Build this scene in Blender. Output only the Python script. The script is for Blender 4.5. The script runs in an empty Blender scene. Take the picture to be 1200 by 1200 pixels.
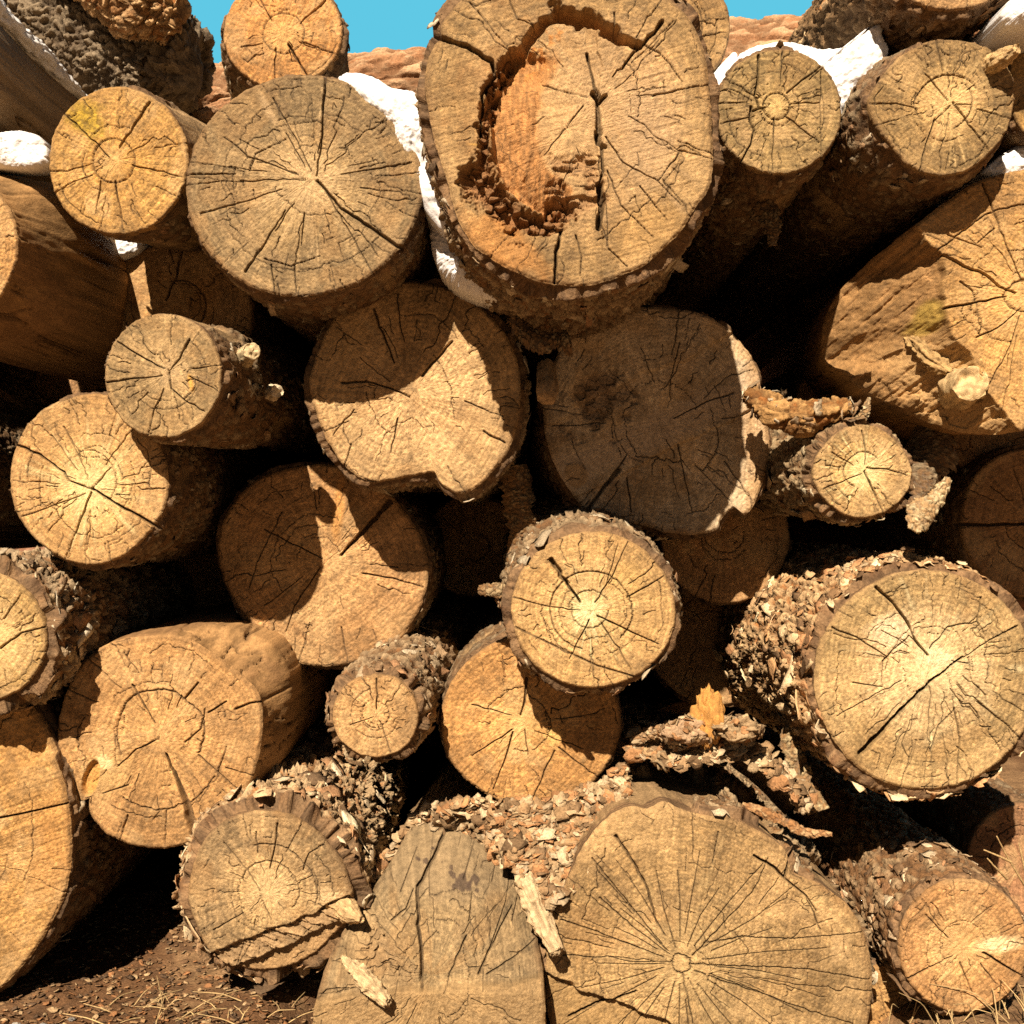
import bpy, math, random
import numpy as np

# ------------------------------------------------------------------ basics
D = 2.8            # camera distance to the reference plane Y = 0
K = 0.002          # metres per photo pixel on that plane (1200 px across)
SUN = np.array((0.27, 1.0, -0.90)); SUN = SUN / np.linalg.norm(SUN)
scene = bpy.context.scene
COL = scene.collection
f32 = np.float32

def P(px, py, Y):
    s = K * (D + Y) / D
    return np.array(((px - 600) * s, Y, -(py - 600) * s))

def sc(Y):
    return K * (D + Y) / D

def smooth(a, b, x):
    t = np.clip((x - a) / (b - a if b != a else 1e-12), 0, 1)
    return t * t * (3 - 2 * t)

# ------------------------------------------------------------------ noise
def _hash(ix, iy, iz, seed):
    h = (ix.astype(np.uint32) * np.uint32(374761393) + iy.astype(np.uint32) * np.uint32(668265263)
         + iz.astype(np.uint32) * np.uint32(2147483647) + np.uint32((seed * 974634777 + 12345) & 0xFFFFFFFF))
    h = (h ^ (h >> np.uint32(13))) * np.uint32(1274126177)
    h = (h ^ (h >> np.uint32(16))) * np.uint32(2246822519)
    h = h ^ (h >> np.uint32(15))
    return h

def _h01(ix, iy, iz, seed):
    return (_hash(ix, iy, iz, seed) & np.uint32(0xFFFFFF)).astype(f32) / f32(16777215.0)

def vnoise(p, seed=0):
    p = np.asarray(p, dtype=f32)
    fl = np.floor(p); fr = p - fl
    i = fl.astype(np.int32)
    u = fr * fr * fr * (fr * (fr * 6 - 15) + 10)
    out = 0
    for dx in (0, 1):
        wx = u[..., 0] if dx else 1 - u[..., 0]
        for dy in (0, 1):
            wy = u[..., 1] if dy else 1 - u[..., 1]
            for dz in (0, 1):
                wz = u[..., 2] if dz else 1 - u[..., 2]
                out = out + wx * wy * wz * _h01(i[..., 0] + dx, i[..., 1] + dy, i[..., 2] + dz, seed)
    return out * 2 - 1

def fbm(p, octv=4, seed=0, gain=0.5):
    p = np.asarray(p, dtype=f32)
    a, s, tot = 1.0, 0, 0
    for k in range(octv):
        s = s + a * vnoise(p * (2.03 ** k) + 17.3 * k, seed + 31 * k)
        tot += a; a *= gain
    return s / tot * 1.5

def worley(p, seed=0):
    p = np.asarray(p, dtype=f32)
    fl = np.floor(p); i = fl.astype(np.int32)
    f1 = np.full(p.shape[:-1], 9.0, f32); f2 = f1.copy(); hid = np.zeros(p.shape[:-1], f32)
    for dx in (-1, 0, 1):
        for dy in (-1, 0, 1):
            for dz in (-1, 0, 1):
                a, b, c = i[..., 0] + dx, i[..., 1] + dy, i[..., 2] + dz
                h = _hash(a, b, c, seed)
                ox = (h & np.uint32(1023)).astype(f32) / 1023
                oy = ((h >> np.uint32(10)) & np.uint32(1023)).astype(f32) / 1023
                oz = ((h >> np.uint32(20)) & np.uint32(1023)).astype(f32) / 1023
                d = np.sqrt((fl[..., 0] + dx + ox - p[..., 0]) ** 2 + (fl[..., 1] + dy + oy - p[..., 1]) ** 2
                            + (fl[..., 2] + dz + oz - p[..., 2]) ** 2)
                nearer = d < f1
                f2 = np.where(nearer, f1, np.minimum(f2, d))
                hid = np.where(nearer, _h01(a, b, c, seed + 77), hid)
                f1 = np.where(nearer, d, f1)
    return f1, f2, hid

def mix(a, b, t):
    t = np.asarray(t)[..., None]
    return np.asarray(a) * (1 - t) + np.asarray(b) * t

# ------------------------------------------------------------------ mesh helpers
class MB:
    def __init__(self):
        self.v, self.c, self.q, self.t, self.n = [], [], [], [], 0
    def add(self, v, c, quads=None, tris=None):
        v = np.asarray(v, dtype=f32).reshape(-1, 3)
        c = np.broadcast_to(np.asarray(c, dtype=f32), (len(v), 3))
        self.v.append(v); self.c.append(c)
        if quads is not None and len(quads): self.q.append(np.asarray(quads, np.int32).reshape(-1, 4) + self.n)
        if tris is not None and len(tris): self.t.append(np.asarray(tris, np.int32).reshape(-1, 3) + self.n)
        self.n += len(v)
        return self
    def build(self, name, material, parent=None, loc=(0, 0, 0), smooth_shade=True):
        v = np.concatenate(self.v) - np.asarray(loc, dtype=f32)
        c = np.concatenate(self.c)
        q = np.concatenate(self.q) if self.q else np.zeros((0, 4), np.int32)
        t = np.concatenate(self.t) if self.t else np.zeros((0, 3), np.int32)
        me = bpy.data.meshes.new(name)
        me.vertices.add(len(v)); me.vertices.foreach_set('co', v.astype(f32).ravel())
        nl = q.size + t.size
        me.loops.add(nl)
        me.loops.foreach_set('vertex_index', np.concatenate([q.ravel(), t.ravel()]).astype(np.int32))
        me.polygons.add(len(q) + len(t))
        ls = np.concatenate([np.arange(len(q)) * 4, q.size + np.arange(len(t)) * 3]).astype(np.int32)
        me.polygons.foreach_set('loop_start', ls)
        me.polygons.foreach_set('use_smooth', np.full(len(q) + len(t), smooth_shade, dtype=bool))
        at = me.attributes.new('col', 'FLOAT_COLOR', 'POINT')
        ca = np.ones((len(v), 4), f32); ca[:, :3] = np.clip(c, 0.004, 0.95)
        at.data.foreach_set('color', ca.ravel())
        me.update(calc_edges=True)
        me.validate()
        me.materials.append(material)
        o = bpy.data.objects.new(name, me)
        COL.objects.link(o)
        if parent is not None: o.parent = parent
        else: o.location = loc
        return o

def grid_quads(nu, nv, wrap_u=False):
    """vertex index = u*nv + v"""
    uu = np.arange(nu if wrap_u else nu - 1); vv = np.arange(nv - 1)
    U, V = np.meshgrid(uu, vv, indexing='ij')
    U2 = (U + 1) % nu
    return np.stack([U * nv + V, U2 * nv + V, U2 * nv + V + 1, U * nv + V + 1], -1).reshape(-1, 4)

def thing(name, label, cat, loc, group=None):
    o = bpy.data.objects.new(name, None); COL.objects.link(o)
    o.empty_display_size = 0.1
    o.location = loc; o['label'] = label; o['category'] = cat
    if group: o['group'] = group
    return o

def tag(o, label, cat, group=None, kind=None):
    o['label'] = label; o['category'] = cat
    if group: o['group'] = group
    if kind: o['kind'] = kind
    return o

# ------------------------------------------------------------------ materials
def material(name, bump, scale, rough, vary, spec=0.25, fibre=(1, 1, 1), sss=0.0, big=1.0):
    m = bpy.data.materials.new(name); m.use_nodes = True
    nt = m.node_tree; N = nt.nodes; L = nt.links
    b = N['Principled BSDF']
    b.inputs['Roughness'].default_value = rough
    b.inputs['Specular IOR Level'].default_value = spec
    at = N.new('ShaderNodeAttribute'); at.attribute_name = 'col'
    tc = N.new('ShaderNodeTexCoord'); mp = N.new('ShaderNodeMapping'); mp.inputs['Scale'].default_value = fibre
    L.new(tc.outputs['Object'], mp.inputs['Vector'])
    n1 = N.new('ShaderNodeTexNoise'); n1.inputs['Scale'].default_value = scale
    n1.inputs['Detail'].default_value = 5; n1.inputs['Roughness'].default_value = 0.65
    L.new(mp.outputs['Vector'], n1.inputs['Vector'])
    n2 = N.new('ShaderNodeTexNoise'); n2.inputs['Scale'].default_value = scale * 0.13
    n2.inputs['Detail'].default_value = 6
    L.new(mp.outputs['Vector'], n2.inputs['Vector'])
    r = N.new('ShaderNodeMapRange'); r.inputs['From Min'].default_value = 0.3; r.inputs['From Max'].default_value = 0.7
    r.inputs['To Min'].default_value = 1 - vary; r.inputs['To Max'].default_value = 1 + vary
    L.new(n1.outputs['Fac'], r.inputs['Value'])
    r2 = N.new('ShaderNodeMapRange'); r2.inputs['From Min'].default_value = 0.3; r2.inputs['From Max'].default_value = 0.7
    r2.inputs['To Min'].default_value = 1 - vary * 0.5; r2.inputs['To Max'].default_value = 1 + vary * 0.5
    L.new(n2.outputs['Fac'], r2.inputs['Value'])
    mu = N.new('ShaderNodeMath'); mu.operation = 'MULTIPLY'
    L.new(r.outputs[0], mu.inputs[0]); L.new(r2.outputs[0], mu.inputs[1])
    vm = N.new('ShaderNodeVectorMath'); vm.operation = 'SCALE'
    L.new(at.outputs['Color'], vm.inputs[0]); L.new(mu.outputs[0], vm.inputs['Scale'])
    L.new(vm.outputs[0], b.inputs['Base Color'])
    ad = N.new('ShaderNodeMath'); ad.operation = 'MULTIPLY_ADD'; ad.inputs[1].default_value = big
    L.new(n2.outputs['Fac'], ad.inputs[0]); L.new(n1.outputs['Fac'], ad.inputs[2])
    bp = N.new('ShaderNodeBump'); bp.inputs['Strength'].default_value = 1.0; bp.inputs['Distance'].default_value = bump
    L.new(ad.outputs[0], bp.inputs['Height']); L.new(bp.outputs[0], b.inputs['Normal'])
    if sss:
        b.inputs['Subsurface Weight'].default_value = sss
        b.inputs['Subsurface Radius'].default_value = (0.02, 0.025, 0.03)
        b.inputs['Subsurface Scale'].default_value = 0.5
    return m

M_CUT = material('sawn_wood', 0.0030, 620, 0.62, 0.50, 0.34, big=.25)
M_SIDE = material('weathered_wood', 0.0018, 260, 0.75, 0.24, 0.25, (1, 0.25, 1))
M_BARK = material('bark_surface', 0.004, 170, 0.85, 0.36, 0.18, big=1.5)
M_SNOW = material('snow_surface', 0.0014, 160, 0.85, 0.03, 0.08)
M_DIRT = material('dirt_surface', 0.006, 150, 0.9, 0.35, 0.12, big=1.5)

# ------------------------------------------------------------------ bark
GREYT = np.array((0.40, 0.30, 0.185)); BRN = np.array((0.215, 0.125, 0.062)); DRK = np.array((0.075, 0.05, 0.032))
ORG = np.array((0.36, 0.17, 0.065)); WOODG = np.array((0.34, 0.225, 0.115))

def bark_style(kind, Q, seed, tint=None):
    """Q[...,1] runs along the log; returns outward relief 0..1 and colour"""
    Q = np.asarray(Q, dtype=f32)
    if kind == 'flaky':
        w = Q + 0.010 * np.stack([fbm(Q * 28, 3, seed + s) for s in (1, 2, 3)], -1)
        f1, f2, h = worley(w * np.array((1 / .026, 1 / .045, 1 / .026), f32), seed)
        g1, g2, h2 = worley(w * np.array((1 / .013, 1 / .030, 1 / .013), f32), seed + 9)
        e = smooth(0.0, 0.16, f2 - f1); e2 = smooth(0.0, .2, g2 - g1)
        n = fbm(Q * 55, 4, seed + 5)
        rel = e * (0.10 + 0.50 * h + .16 * n) + .42 * h2 * e2
        c = mix(mix(BRN, GREYT * 1.12, smooth(.28, .7, h2 * .65 + h * .35 + .25 * n)), ORG, smooth(.72, .95, 1 - h2) * .6)
        c = mix(DRK * 1.4, c, .25 + .75 * np.minimum(e, .4 + .6 * e2))
    elif kind == 'thin':
        w = Q + 0.008 * np.stack([fbm(Q * 30, 3, seed + s) for s in (1, 2, 3)], -1)
        f1, f2, h = worley(w * np.array((1 / .020, 1 / .045, 1 / .020), f32), seed)
        e = smooth(0.0, .2, f2 - f1); n = fbm(Q * 50, 4, seed + 5)
        rel = e * (.25 + .5 * h) + .25 * n
        c = mix(BRN * .9, GREYT * .72, smooth(.3, .8, h * .8 + .35 * n)); c = mix(DRK, c, .3 + .7 * e)
    elif kind == 'furrow':
        w = Q + 0.035 * np.stack([fbm(Q * 20, 4, seed + s) for s in (1, 2, 3)], -1)
        f1, f2, h = worley(w * np.array((1 / .040, 1 / .12, 1 / .040), f32), seed)
        g1, g2, h2 = worley(w * np.array((1 / .011, 1 / .026, 1 / .011), f32), seed + 9)
        e = smooth(0.0, .30, f2 - f1); n = fbm(Q * np.array((60, 34, 60), f32), 4, seed + 5)
        rel = e * (.35 + .25 * h) + .30 * n + .28 * h2 * smooth(0, .2, g2 - g1)
        c = mix((.12, .092, .062), (.27, .21, .14), smooth(.15, .9, h2 * .5 + h * .2 + .35 * n + .2)); c = mix(DRK, c, .35 + .65 * e)
    elif kind == 'red':
        w = Q + 0.02 * np.stack([fbm(Q * 10, 3, seed + s) for s in (1, 2, 3)], -1)
        f1, f2, h = worley(w * np.array((1 / .045, 1 / .17, 1 / .045), f32), seed)
        g1, g2, h2 = worley(w * np.array((1 / .012, 1 / .06, 1 / .012), f32), seed + 9)
        e = smooth(0.0, .3, f2 - f1); n = fbm(Q * np.array((50, 18, 50), f32), 4, seed + 5)
        rel = e * (.3 + .4 * h) + .2 * h2 + .25 * n
        c = mix((.36, .185, .105), (.55, .36, .24), smooth(.2, .8, h2 * .7 + .3 * n + .1)); c = mix((.15, .075, .04), c, .25 + .75 * e)
    else:  # smooth: bark gone, weathered wood with drying checks along the grain
        n = fbm(Q * np.array((58, 1.1, 58), f32), 4, seed + 5); l = fbm(Q * np.array((7, 2.5, 7), f32), 4, seed + 7)
        k = vnoise(np.concatenate([Q[..., :1] * 36, Q[..., 1:2] * .55, Q[..., 2:] * 36], -1) + .35 * fbm(Q * np.array((14, 3, 14), f32), 2, seed)[..., None], seed + 11)
        gate = smooth(-.25, .1, fbm(Q * np.array((9, 2.0, 9), f32), 2, seed + 19))
        crack = np.clip(1 - np.abs(k) / .05, 0, 1) * gate
        rel = .45 + .18 * n + .35 * l - 1.1 * crack
        c = mix(WOODG * .68, WOODG * 1.38, .5 + .6 * np.clip(n, -.9, .9)); c = mix(c, (.17, .105, .058), .65 * smooth(.0, .6, l + .3 * n)); c = c * (1 + .22 * fbm(Q * np.array((240, 6, 240), f32), 3, seed + 23))[..., None]
        c = mix(c, DRK * .7, .75 * crack)
    if tint is not None:
        c = c * np.asarray(tint)
    return rel, c

CHIP_COLS = np.array([(.46, .37, .25), (.40, .29, .18), (.33, .21, .115), (.34, .20, .11), (.13, .088, .055), (.58, .50, .37), (.50, .41, .29), (.22, .145, .085)])

def chips(mb, pts, nrm, axis, rng, size=(.008, .022), tilt=.55, pal=CHIP_COLS, pw=None, lift=.002, lng=1.0, swirl=.55):
    """curled flakes of bark: closed shells with real thickness"""
    n = len(pts)
    if n == 0: return
    nu, nv = 5, 4
    a = size[0] + (size[1] - size[0]) * rng.random(n) ** 1.8; b = a * rng.uniform(.4, .85, n); a = a * lng * rng.uniform(.8, 1.2, n)
    u = np.linspace(-1, 1, nu); v = np.linspace(-1, 1, nv)
    U, V = np.meshgrid(u, v, indexing='ij')
    U = U[None] * (1 - .28 * np.abs(V[None]) * rng.uniform(0, 1.4, (n, 1, 1))) + rng.normal(0, .13, (n, nu, nv))
    V = V[None] * (1 - .30 * U ** 2 * rng.uniform(0, 1.2, (n, 1, 1))) + rng.normal(0, .14, (n, nu, nv))
    X = U * a[:, None, None]; Yy = V * b[:, None, None]
    cu = rng.normal(-.05, .22, (n, 1, 1)); cv = rng.normal(-.1, .3, (n, 1, 1))
    Z = (cu * U ** 2 + cv * V ** 2) * b[:, None, None] + rng.normal(0, .045, (n, nu, nv)) * b[:, None, None]
    t = rng.uniform(.0008, .0019, (n, 1, 1))
    top = np.stack([X, Yy, Z + t], -1); bot = np.stack([X * .97, Yy * .97, Z - t * .4], -1)
    nrm = nrm / np.linalg.norm(nrm, axis=1, keepdims=True)
    nrm = nrm + rng.normal(0, tilt, (n, 3)) * .5; nrm /= np.linalg.norm(nrm, axis=1, keepdims=True)
    ax = np.broadcast_to(axis, (n, 3)) + rng.normal(0, swirl, (n, 3))
    t1 = ax - (ax * nrm).sum(1, keepdims=True) * nrm; t1 /= np.linalg.norm(t1, axis=1, keepdims=True)
    t2 = np.cross(nrm, t1)
    def tf(q):
        return (pts[:, None, None, :] + lift * nrm[:, None, None, :] + q[..., :1] * t1[:, None, None, :]
                + q[..., 1:2] * t2[:, None, None, :] + q[..., 2:] * nrm[:, None, None, :])
    vt = np.stack([tf(top), tf(bot)], 1).reshape(-1, 3)            # n, 2, nu, nv
    g = grid_quads(nu, nv); m = nu * nv
    rim = [i * nv for i in range(nu)] + [(nu - 1) * nv + j for j in range(1, nv)] + [i * nv + nv - 1 for i in range(nu - 2, -1, -1)] + [j for j in range(nv - 2, 0, -1)]
    rim = np.array(rim); r2 = np.roll(rim, -1)
    one = np.concatenate([g, g[:, ::-1] + m, np.stack([rim, rim + m, r2 + m, r2], -1)])
    q = (one[None] + (np.arange(n) * 2 * m)[:, None, None]).reshape(-1, 4)
    ci = pal[rng.choice(len(pal), n, p=pw)] * rng.uniform(.75, 1.2, (n, 1))
    cc = np.repeat(ci, 2 * m, axis=0) * rng.uniform(.85, 1.12, (n * 2 * m, 1))
    mb.add(vt, cc, q)

# ------------------------------------------------------------------ outlines
def catmull(pts, n=1600):
    p = np.asarray(pts, float); m = len(p)
    t = np.linspace(0, m, n, endpoint=False); i = t.astype(int); f = (t - i)[:, None]
    a, b, c, d = p[(i - 1) % m], p[i % m], p[(i + 1) % m], p[(i + 2) % m]
    return .5 * (2 * b + (c - a) * f + (2 * a - 5 * b + 4 * c - d) * f ** 2 + (3 * b - a - 3 * c + d) * f ** 3)

def ell(cx, cy, rx, ry, rot=0.0, wob=.018, seed=0):
    rg = np.random.default_rng(seed + 500)
    th = np.linspace(0, 2 * np.pi, 28, endpoint=False)
    k = 1 + sum(wob * rg.normal() / (j ** .7) * np.cos(j * th + rg.uniform(0, 6.28)) for j in (2, 3, 4, 5, 7))
    x = rx * k * np.cos(th); y = ry * k * np.sin(th); r = math.radians(rot)
    return np.stack([cx + x * math.cos(r) - y * math.sin(r), cy + x * math.sin(r) + y * math.cos(r)], -1)

def polar_table(out, c, n):
    d = out - np.asarray(c); th = np.arctan2(d[:, 1], d[:, 0]); r = np.hypot(d[:, 0], d[:, 1])
    o = np.argsort(th); th, r = th[o], r[o]
    tt = np.linspace(-np.pi, np.pi, n, endpoint=False)
    return tt, np.interp(tt, np.concatenate([th[-3:] - 2 * np.pi, th, th[:3] + 2 * np.pi]), np.concatenate([r[-3:], r, r[:3]]))

# ------------------------------------------------------------------ colours of cut wood (linear)
GOLD = (.52, .305, .115); ORANGE = (.50, .25, .085); GREY = (.345, .238, .122); PALE = (.62, .44, .22)
TAN = (.45, .29, .135); UMBER = (.30, .17, .07); HONEY = (.66, .43, .17)

class Face:
    """the sawn end of a log as a fine polar sheet: checks and splits are cut into it as real grooves"""
    def __init__(s, out, C, pith, Y, seed):
        s.C = np.asarray(C, float); s.pith = np.asarray(pith, float); s.Y = Y; s.seed = seed
        s.rng = np.random.default_rng(seed)
        ctl = catmull(out) if len(out) < 400 else out
        R = float(np.hypot(*(ctl - s.C).T).mean()); s.R = R
        s.nt = int(np.clip(2 * np.pi * R * .853 * 1.15, 160, 1300)); s.nr = int(np.clip(R * .853 * 1.15, 26, 220))
        s.th, s.r = polar_table(ctl, s.C, s.nt)
        e = np.stack([np.cos(s.th) * R / 9, np.sin(s.th) * R / 9, np.full(s.nt, seed * 1.7)], -1)
        s.r = s.r * (1 + .9 / R * fbm(e, 3, seed))
        s.s = np.linspace(0.004, 1, s.nr) ** .82
        s.X = s.C[0] + s.r[:, None] * s.s[None] * np.cos(s.th)[:, None]
        s.Yp = s.C[1] + s.r[:, None] * s.s[None] * np.sin(s.th)[:, None]
        rim = np.stack([s.C[0] + s.r * np.cos(s.th), s.C[1] + s.r * np.sin(s.th)], -1)
        s.pt, s.pr = polar_table(rim, s.pith, 720)
        dx, dy = s.X - s.pith[0], s.Yp - s.pith[1]
        s.phi = np.arctan2(dy, dx); s.dist = np.hypot(dx, dy)
        s.rho = s.dist / s.Rp(s.phi)
        s.h = np.zeros_like(s.X); s.g = np.zeros_like(s.X); s.crk = np.zeros_like(s.X)
    def Rp(s, phi):
        k = (np.asarray(phi) + np.pi) / (2 * np.pi) * 720
        i = np.floor(k).astype(int); f = k - i
        return s.pr[i % 720] * (1 - f) + s.pr[(i + 1) % 720] * f
    def pol(s, phi, rho):
        R = s.Rp(phi) * rho
        return s.pith[0] + R * np.cos(phi), s.pith[1] + R * np.sin(phi)
    def block(s, x0, y0, x1, y1, w):
        t = np.linspace(0, 1, 6); x = x0 + (x1 - x0) * t - s.C[0]; y = y0 + (y1 - y0) * t - s.C[1]
        d = np.hypot(x, y); a = np.unwrap(np.arctan2(y, x)); dm = d.min()
        if dm < w + 3 or a.max() - a.min() > 2.6:
            ii = np.arange(s.nt); rr = s.r
        else:
            pad = (w + 1.5) / dm
            i0 = int(np.floor((a.min() - pad + np.pi) / (2 * np.pi) * s.nt)); i1 = int(np.ceil((a.max() + pad + np.pi) / (2 * np.pi) * s.nt))
            ii = np.arange(i0, i1 + 1) % s.nt
            if len(ii) >= s.nt: ii = np.arange(s.nt)
            rr = s.r[ii]
        lo = max(0, (dm - w - 1.5) / rr.max()); hi = (d.max() + w + 1.5) / rr.min()
        j0 = int(np.searchsorted(s.s, lo)); j1 = int(np.searchsorted(s.s, hi)) + 1
        return ii, max(0, j0 - 1), min(s.nr, j1)
    def line(s, pts, w, depth, w2=None, wob=0.0, rag=0.0, track=None):
        """groove along pts (photo pixels): w half width px (to w2 at the end), depth in mm"""
        pts = np.asarray(pts, float)
        if wob:
            seg = []
            for a, b in zip(pts[:-1], pts[1:]):
                n = max(2, int(np.hypot(*(b - a)) / 7))
                seg += [a + (b - a) * k / n for k in range(n)]
            seg.append(pts[-1]); seg = np.array(seg); seg[1:-1] += s.rng.normal(0, wob, (len(seg) - 2, 2)); pts = seg
        if w2 is None: w2 = w * .6
        ws = np.linspace(w, w2, len(pts))
        for k in range(len(pts) - 1):
            (x0, y0), (x1, y1) = pts[k], pts[k + 1]
            wa, wb = ws[k], ws[k + 1]; wm = max(wa, wb)
            ii, j0, j1 = s.block(x0, y0, x1, y1, wm * (1 + rag))
            if j1 <= j0: continue
            ix = np.ix_(ii, np.arange(j0, j1))
            X, Yp = s.X[ix], s.Yp[ix]
            vx, vy = x1 - x0, y1 - y0; L2 = vx * vx + vy * vy + 1e-9
            t = np.clip(((X - x0) * vx + (Yp - y0) * vy) / L2, 0, 1)
            d = np.hypot(X - x0 - t * vx, Yp - y0 - t * vy)
            ww = wa + (wb - wa) * t
            if rag: ww = ww * (1 + rag * fbm(np.stack([X * .09, Yp * .09, X * 0 + s.seed], -1), 3, s.seed + 3))
            pr = smooth(0, .75, 1 - d / np.maximum(ww, .05))
            s.g[ix] = np.maximum(s.g[ix], pr * depth * .001 * np.minimum(1, .4 + ww))
            if track is not None: track[ix] = np.maximum(track[ix], pr)
            else: s.crk[ix] = np.maximum(s.crk[ix], pr)
    def hit(s, x, y):
        dx, dy = x - s.C[0], y - s.C[1]
        i = int((math.atan2(dy, dx) + math.pi) / (2 * math.pi) * s.nt) % s.nt
        q = math.hypot(dx, dy) / s.r[i]
        return q > 1 or s.crk[i, min(s.nr - 1, int(np.searchsorted(s.s, q)))] > .12
    def random_checks(s, n, wscale=1.0, rho0=.10):
        """small drying checks: they start anywhere, run outwards in steps and stop where they meet an older one"""
        rg = s.rng
        for k in range(max(5, int(n * .16))):          # long thin radial checks
            phi = rg.uniform(-np.pi, np.pi); rho = rg.uniform(.12, .75); r1 = min(1.0, rho + rg.uniform(.25, .8))
            pts = [s.pol(phi, rho)]
            if s.hit(*pts[0]): continue
            while rho < r1:
                rho += rg.uniform(.02, .06); phi += rg.normal(0, .65) / max(8, s.R * rho)
                if rg.random() < .12: phi += rg.choice([-1, 1]) * rg.uniform(2, 7) / max(8, s.R * rho)
                q = s.pol(phi, min(rho, 1)); pts.append(q)
                if s.hit(*q): break
            if len(pts) > 2: s.line(pts, rg.uniform(.6, .95) * wscale, rg.uniform(5, 10), rg.uniform(.5, .9))
        for k in range(max(4, int(n * .14))):          # checks along the rings, from one radial check to the next
            phi = rg.uniform(-np.pi, np.pi); rho = rg.uniform(.25, .92); full = []
            if s.hit(*s.pol(phi, rho)): continue
            for sg in (-1, 1):
                p, r, pts = phi, rho, []
                for _ in range(rg.integers(4, 22)):
                    p += sg * rg.uniform(2, 4.5) / max(8, s.R * r); r += rg.normal(0, .010)
                    q = s.pol(p, min(r, 1)); pts.append(q)
                    if s.hit(*q): break
                full = pts[::-1] + [s.pol(phi, rho)] if sg < 0 else full + pts
            s.line(full, rg.uniform(.55, .85) * wscale, rg.uniform(4, 8), rg.uniform(.45, .8))
        for k in range(int(n * 1.2)):
            phi = rg.uniform(-np.pi, np.pi); rho = rho0 + (1 - rho0) * rg.uniform(0, 1) ** .58
            if s.hit(*s.pol(phi, rho)): continue
            tang = rg.random() < .30
            L = rg.uniform(.05, .2) if rg.random() < .75 else rg.uniform(.2, .5)
            pts = [s.pol(phi, rho)]; run = 0; sg = rg.choice([-1, 1])
            while run < L and rho < 1:
                d = rg.uniform(.018, .045); run += d
                if tang:
                    phi += sg * d * .8 / max(.1, rho); rho += rg.normal(0, .006)
                    if rg.random() < .12: tang = False
                else:
                    rho += d; phi += rg.normal(0, .9) / max(8, s.R * rho)
                    if rg.random() < .16:
                        phi += rg.choice([-1, 1]) * rg.uniform(2, 6) / max(8, s.R * rho); rho += rg.normal(.004, .006)
                rho = min(rho, 1.0); q = s.pol(phi, rho); pts.append(q)
                if s.hit(*q): break
            if len(pts) > 1:
                pts = np.array(pts); pts[1:-1] += rg.normal(0, .2, (len(pts) - 2, 2))
                s.line(pts, rg.uniform(.62, 1.0) * wscale, rg.uniform(3, 8), rg.uniform(.3, .6))
    def ring(s, rho, a0=-180, a1=180, w=1.0, depth=6):
        a = np.radians(np.linspace(a0, a1, 40))
        s.line([s.pol(t, rho + s.rng.normal(0, .004)) for t in a], w, depth, w)
    def step(s, p0, p1, ref, depth, soft=3.0, rag=5.0):
        """the side of the line p0-p1 where ref lies is set back by depth mm"""
        (x0, y0), (x1, y1) = p0, p1; L = math.hypot(x1 - x0, y1 - y0)
        sd = ((s.X - x0) * (y1 - y0) - (s.Yp - y0) * (x1 - x0)) / L
        sr = ((ref[0] - x0) * (y1 - y0) - (ref[1] - y0) * (x1 - x0)) / L
        sd = sd * (1 if sr > 0 else -1) + rag * fbm(np.stack([s.X / 26, s.Yp / 26, s.X * 0 + s.seed], -1), 4, s.seed + 8)
        m = smooth(-soft, soft, sd)
        s.h += m * depth * .001
        return m
    def blob(s, x, y, rx, ry=None, rot=0, rag=.25):
        ry = ry or rx; a = math.radians(rot)
        dx, dy = s.X - x, s.Yp - y
        u = (dx * math.cos(a) + dy * math.sin(a)) / rx; v = (-dx * math.sin(a) + dy * math.cos(a)) / ry
        d = np.sqrt(u * u + v * v) * (1 + rag * fbm(np.stack([s.X / 20, s.Yp / 20, s.X * 0 + s.seed], -1), 4, s.seed + 4))
        return d

def axis_pts(face, v, axis):
    return v * axis[0], v * axis[1]

LOGGROUP = 'logs of the stack with sawn ends facing out'

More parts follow.
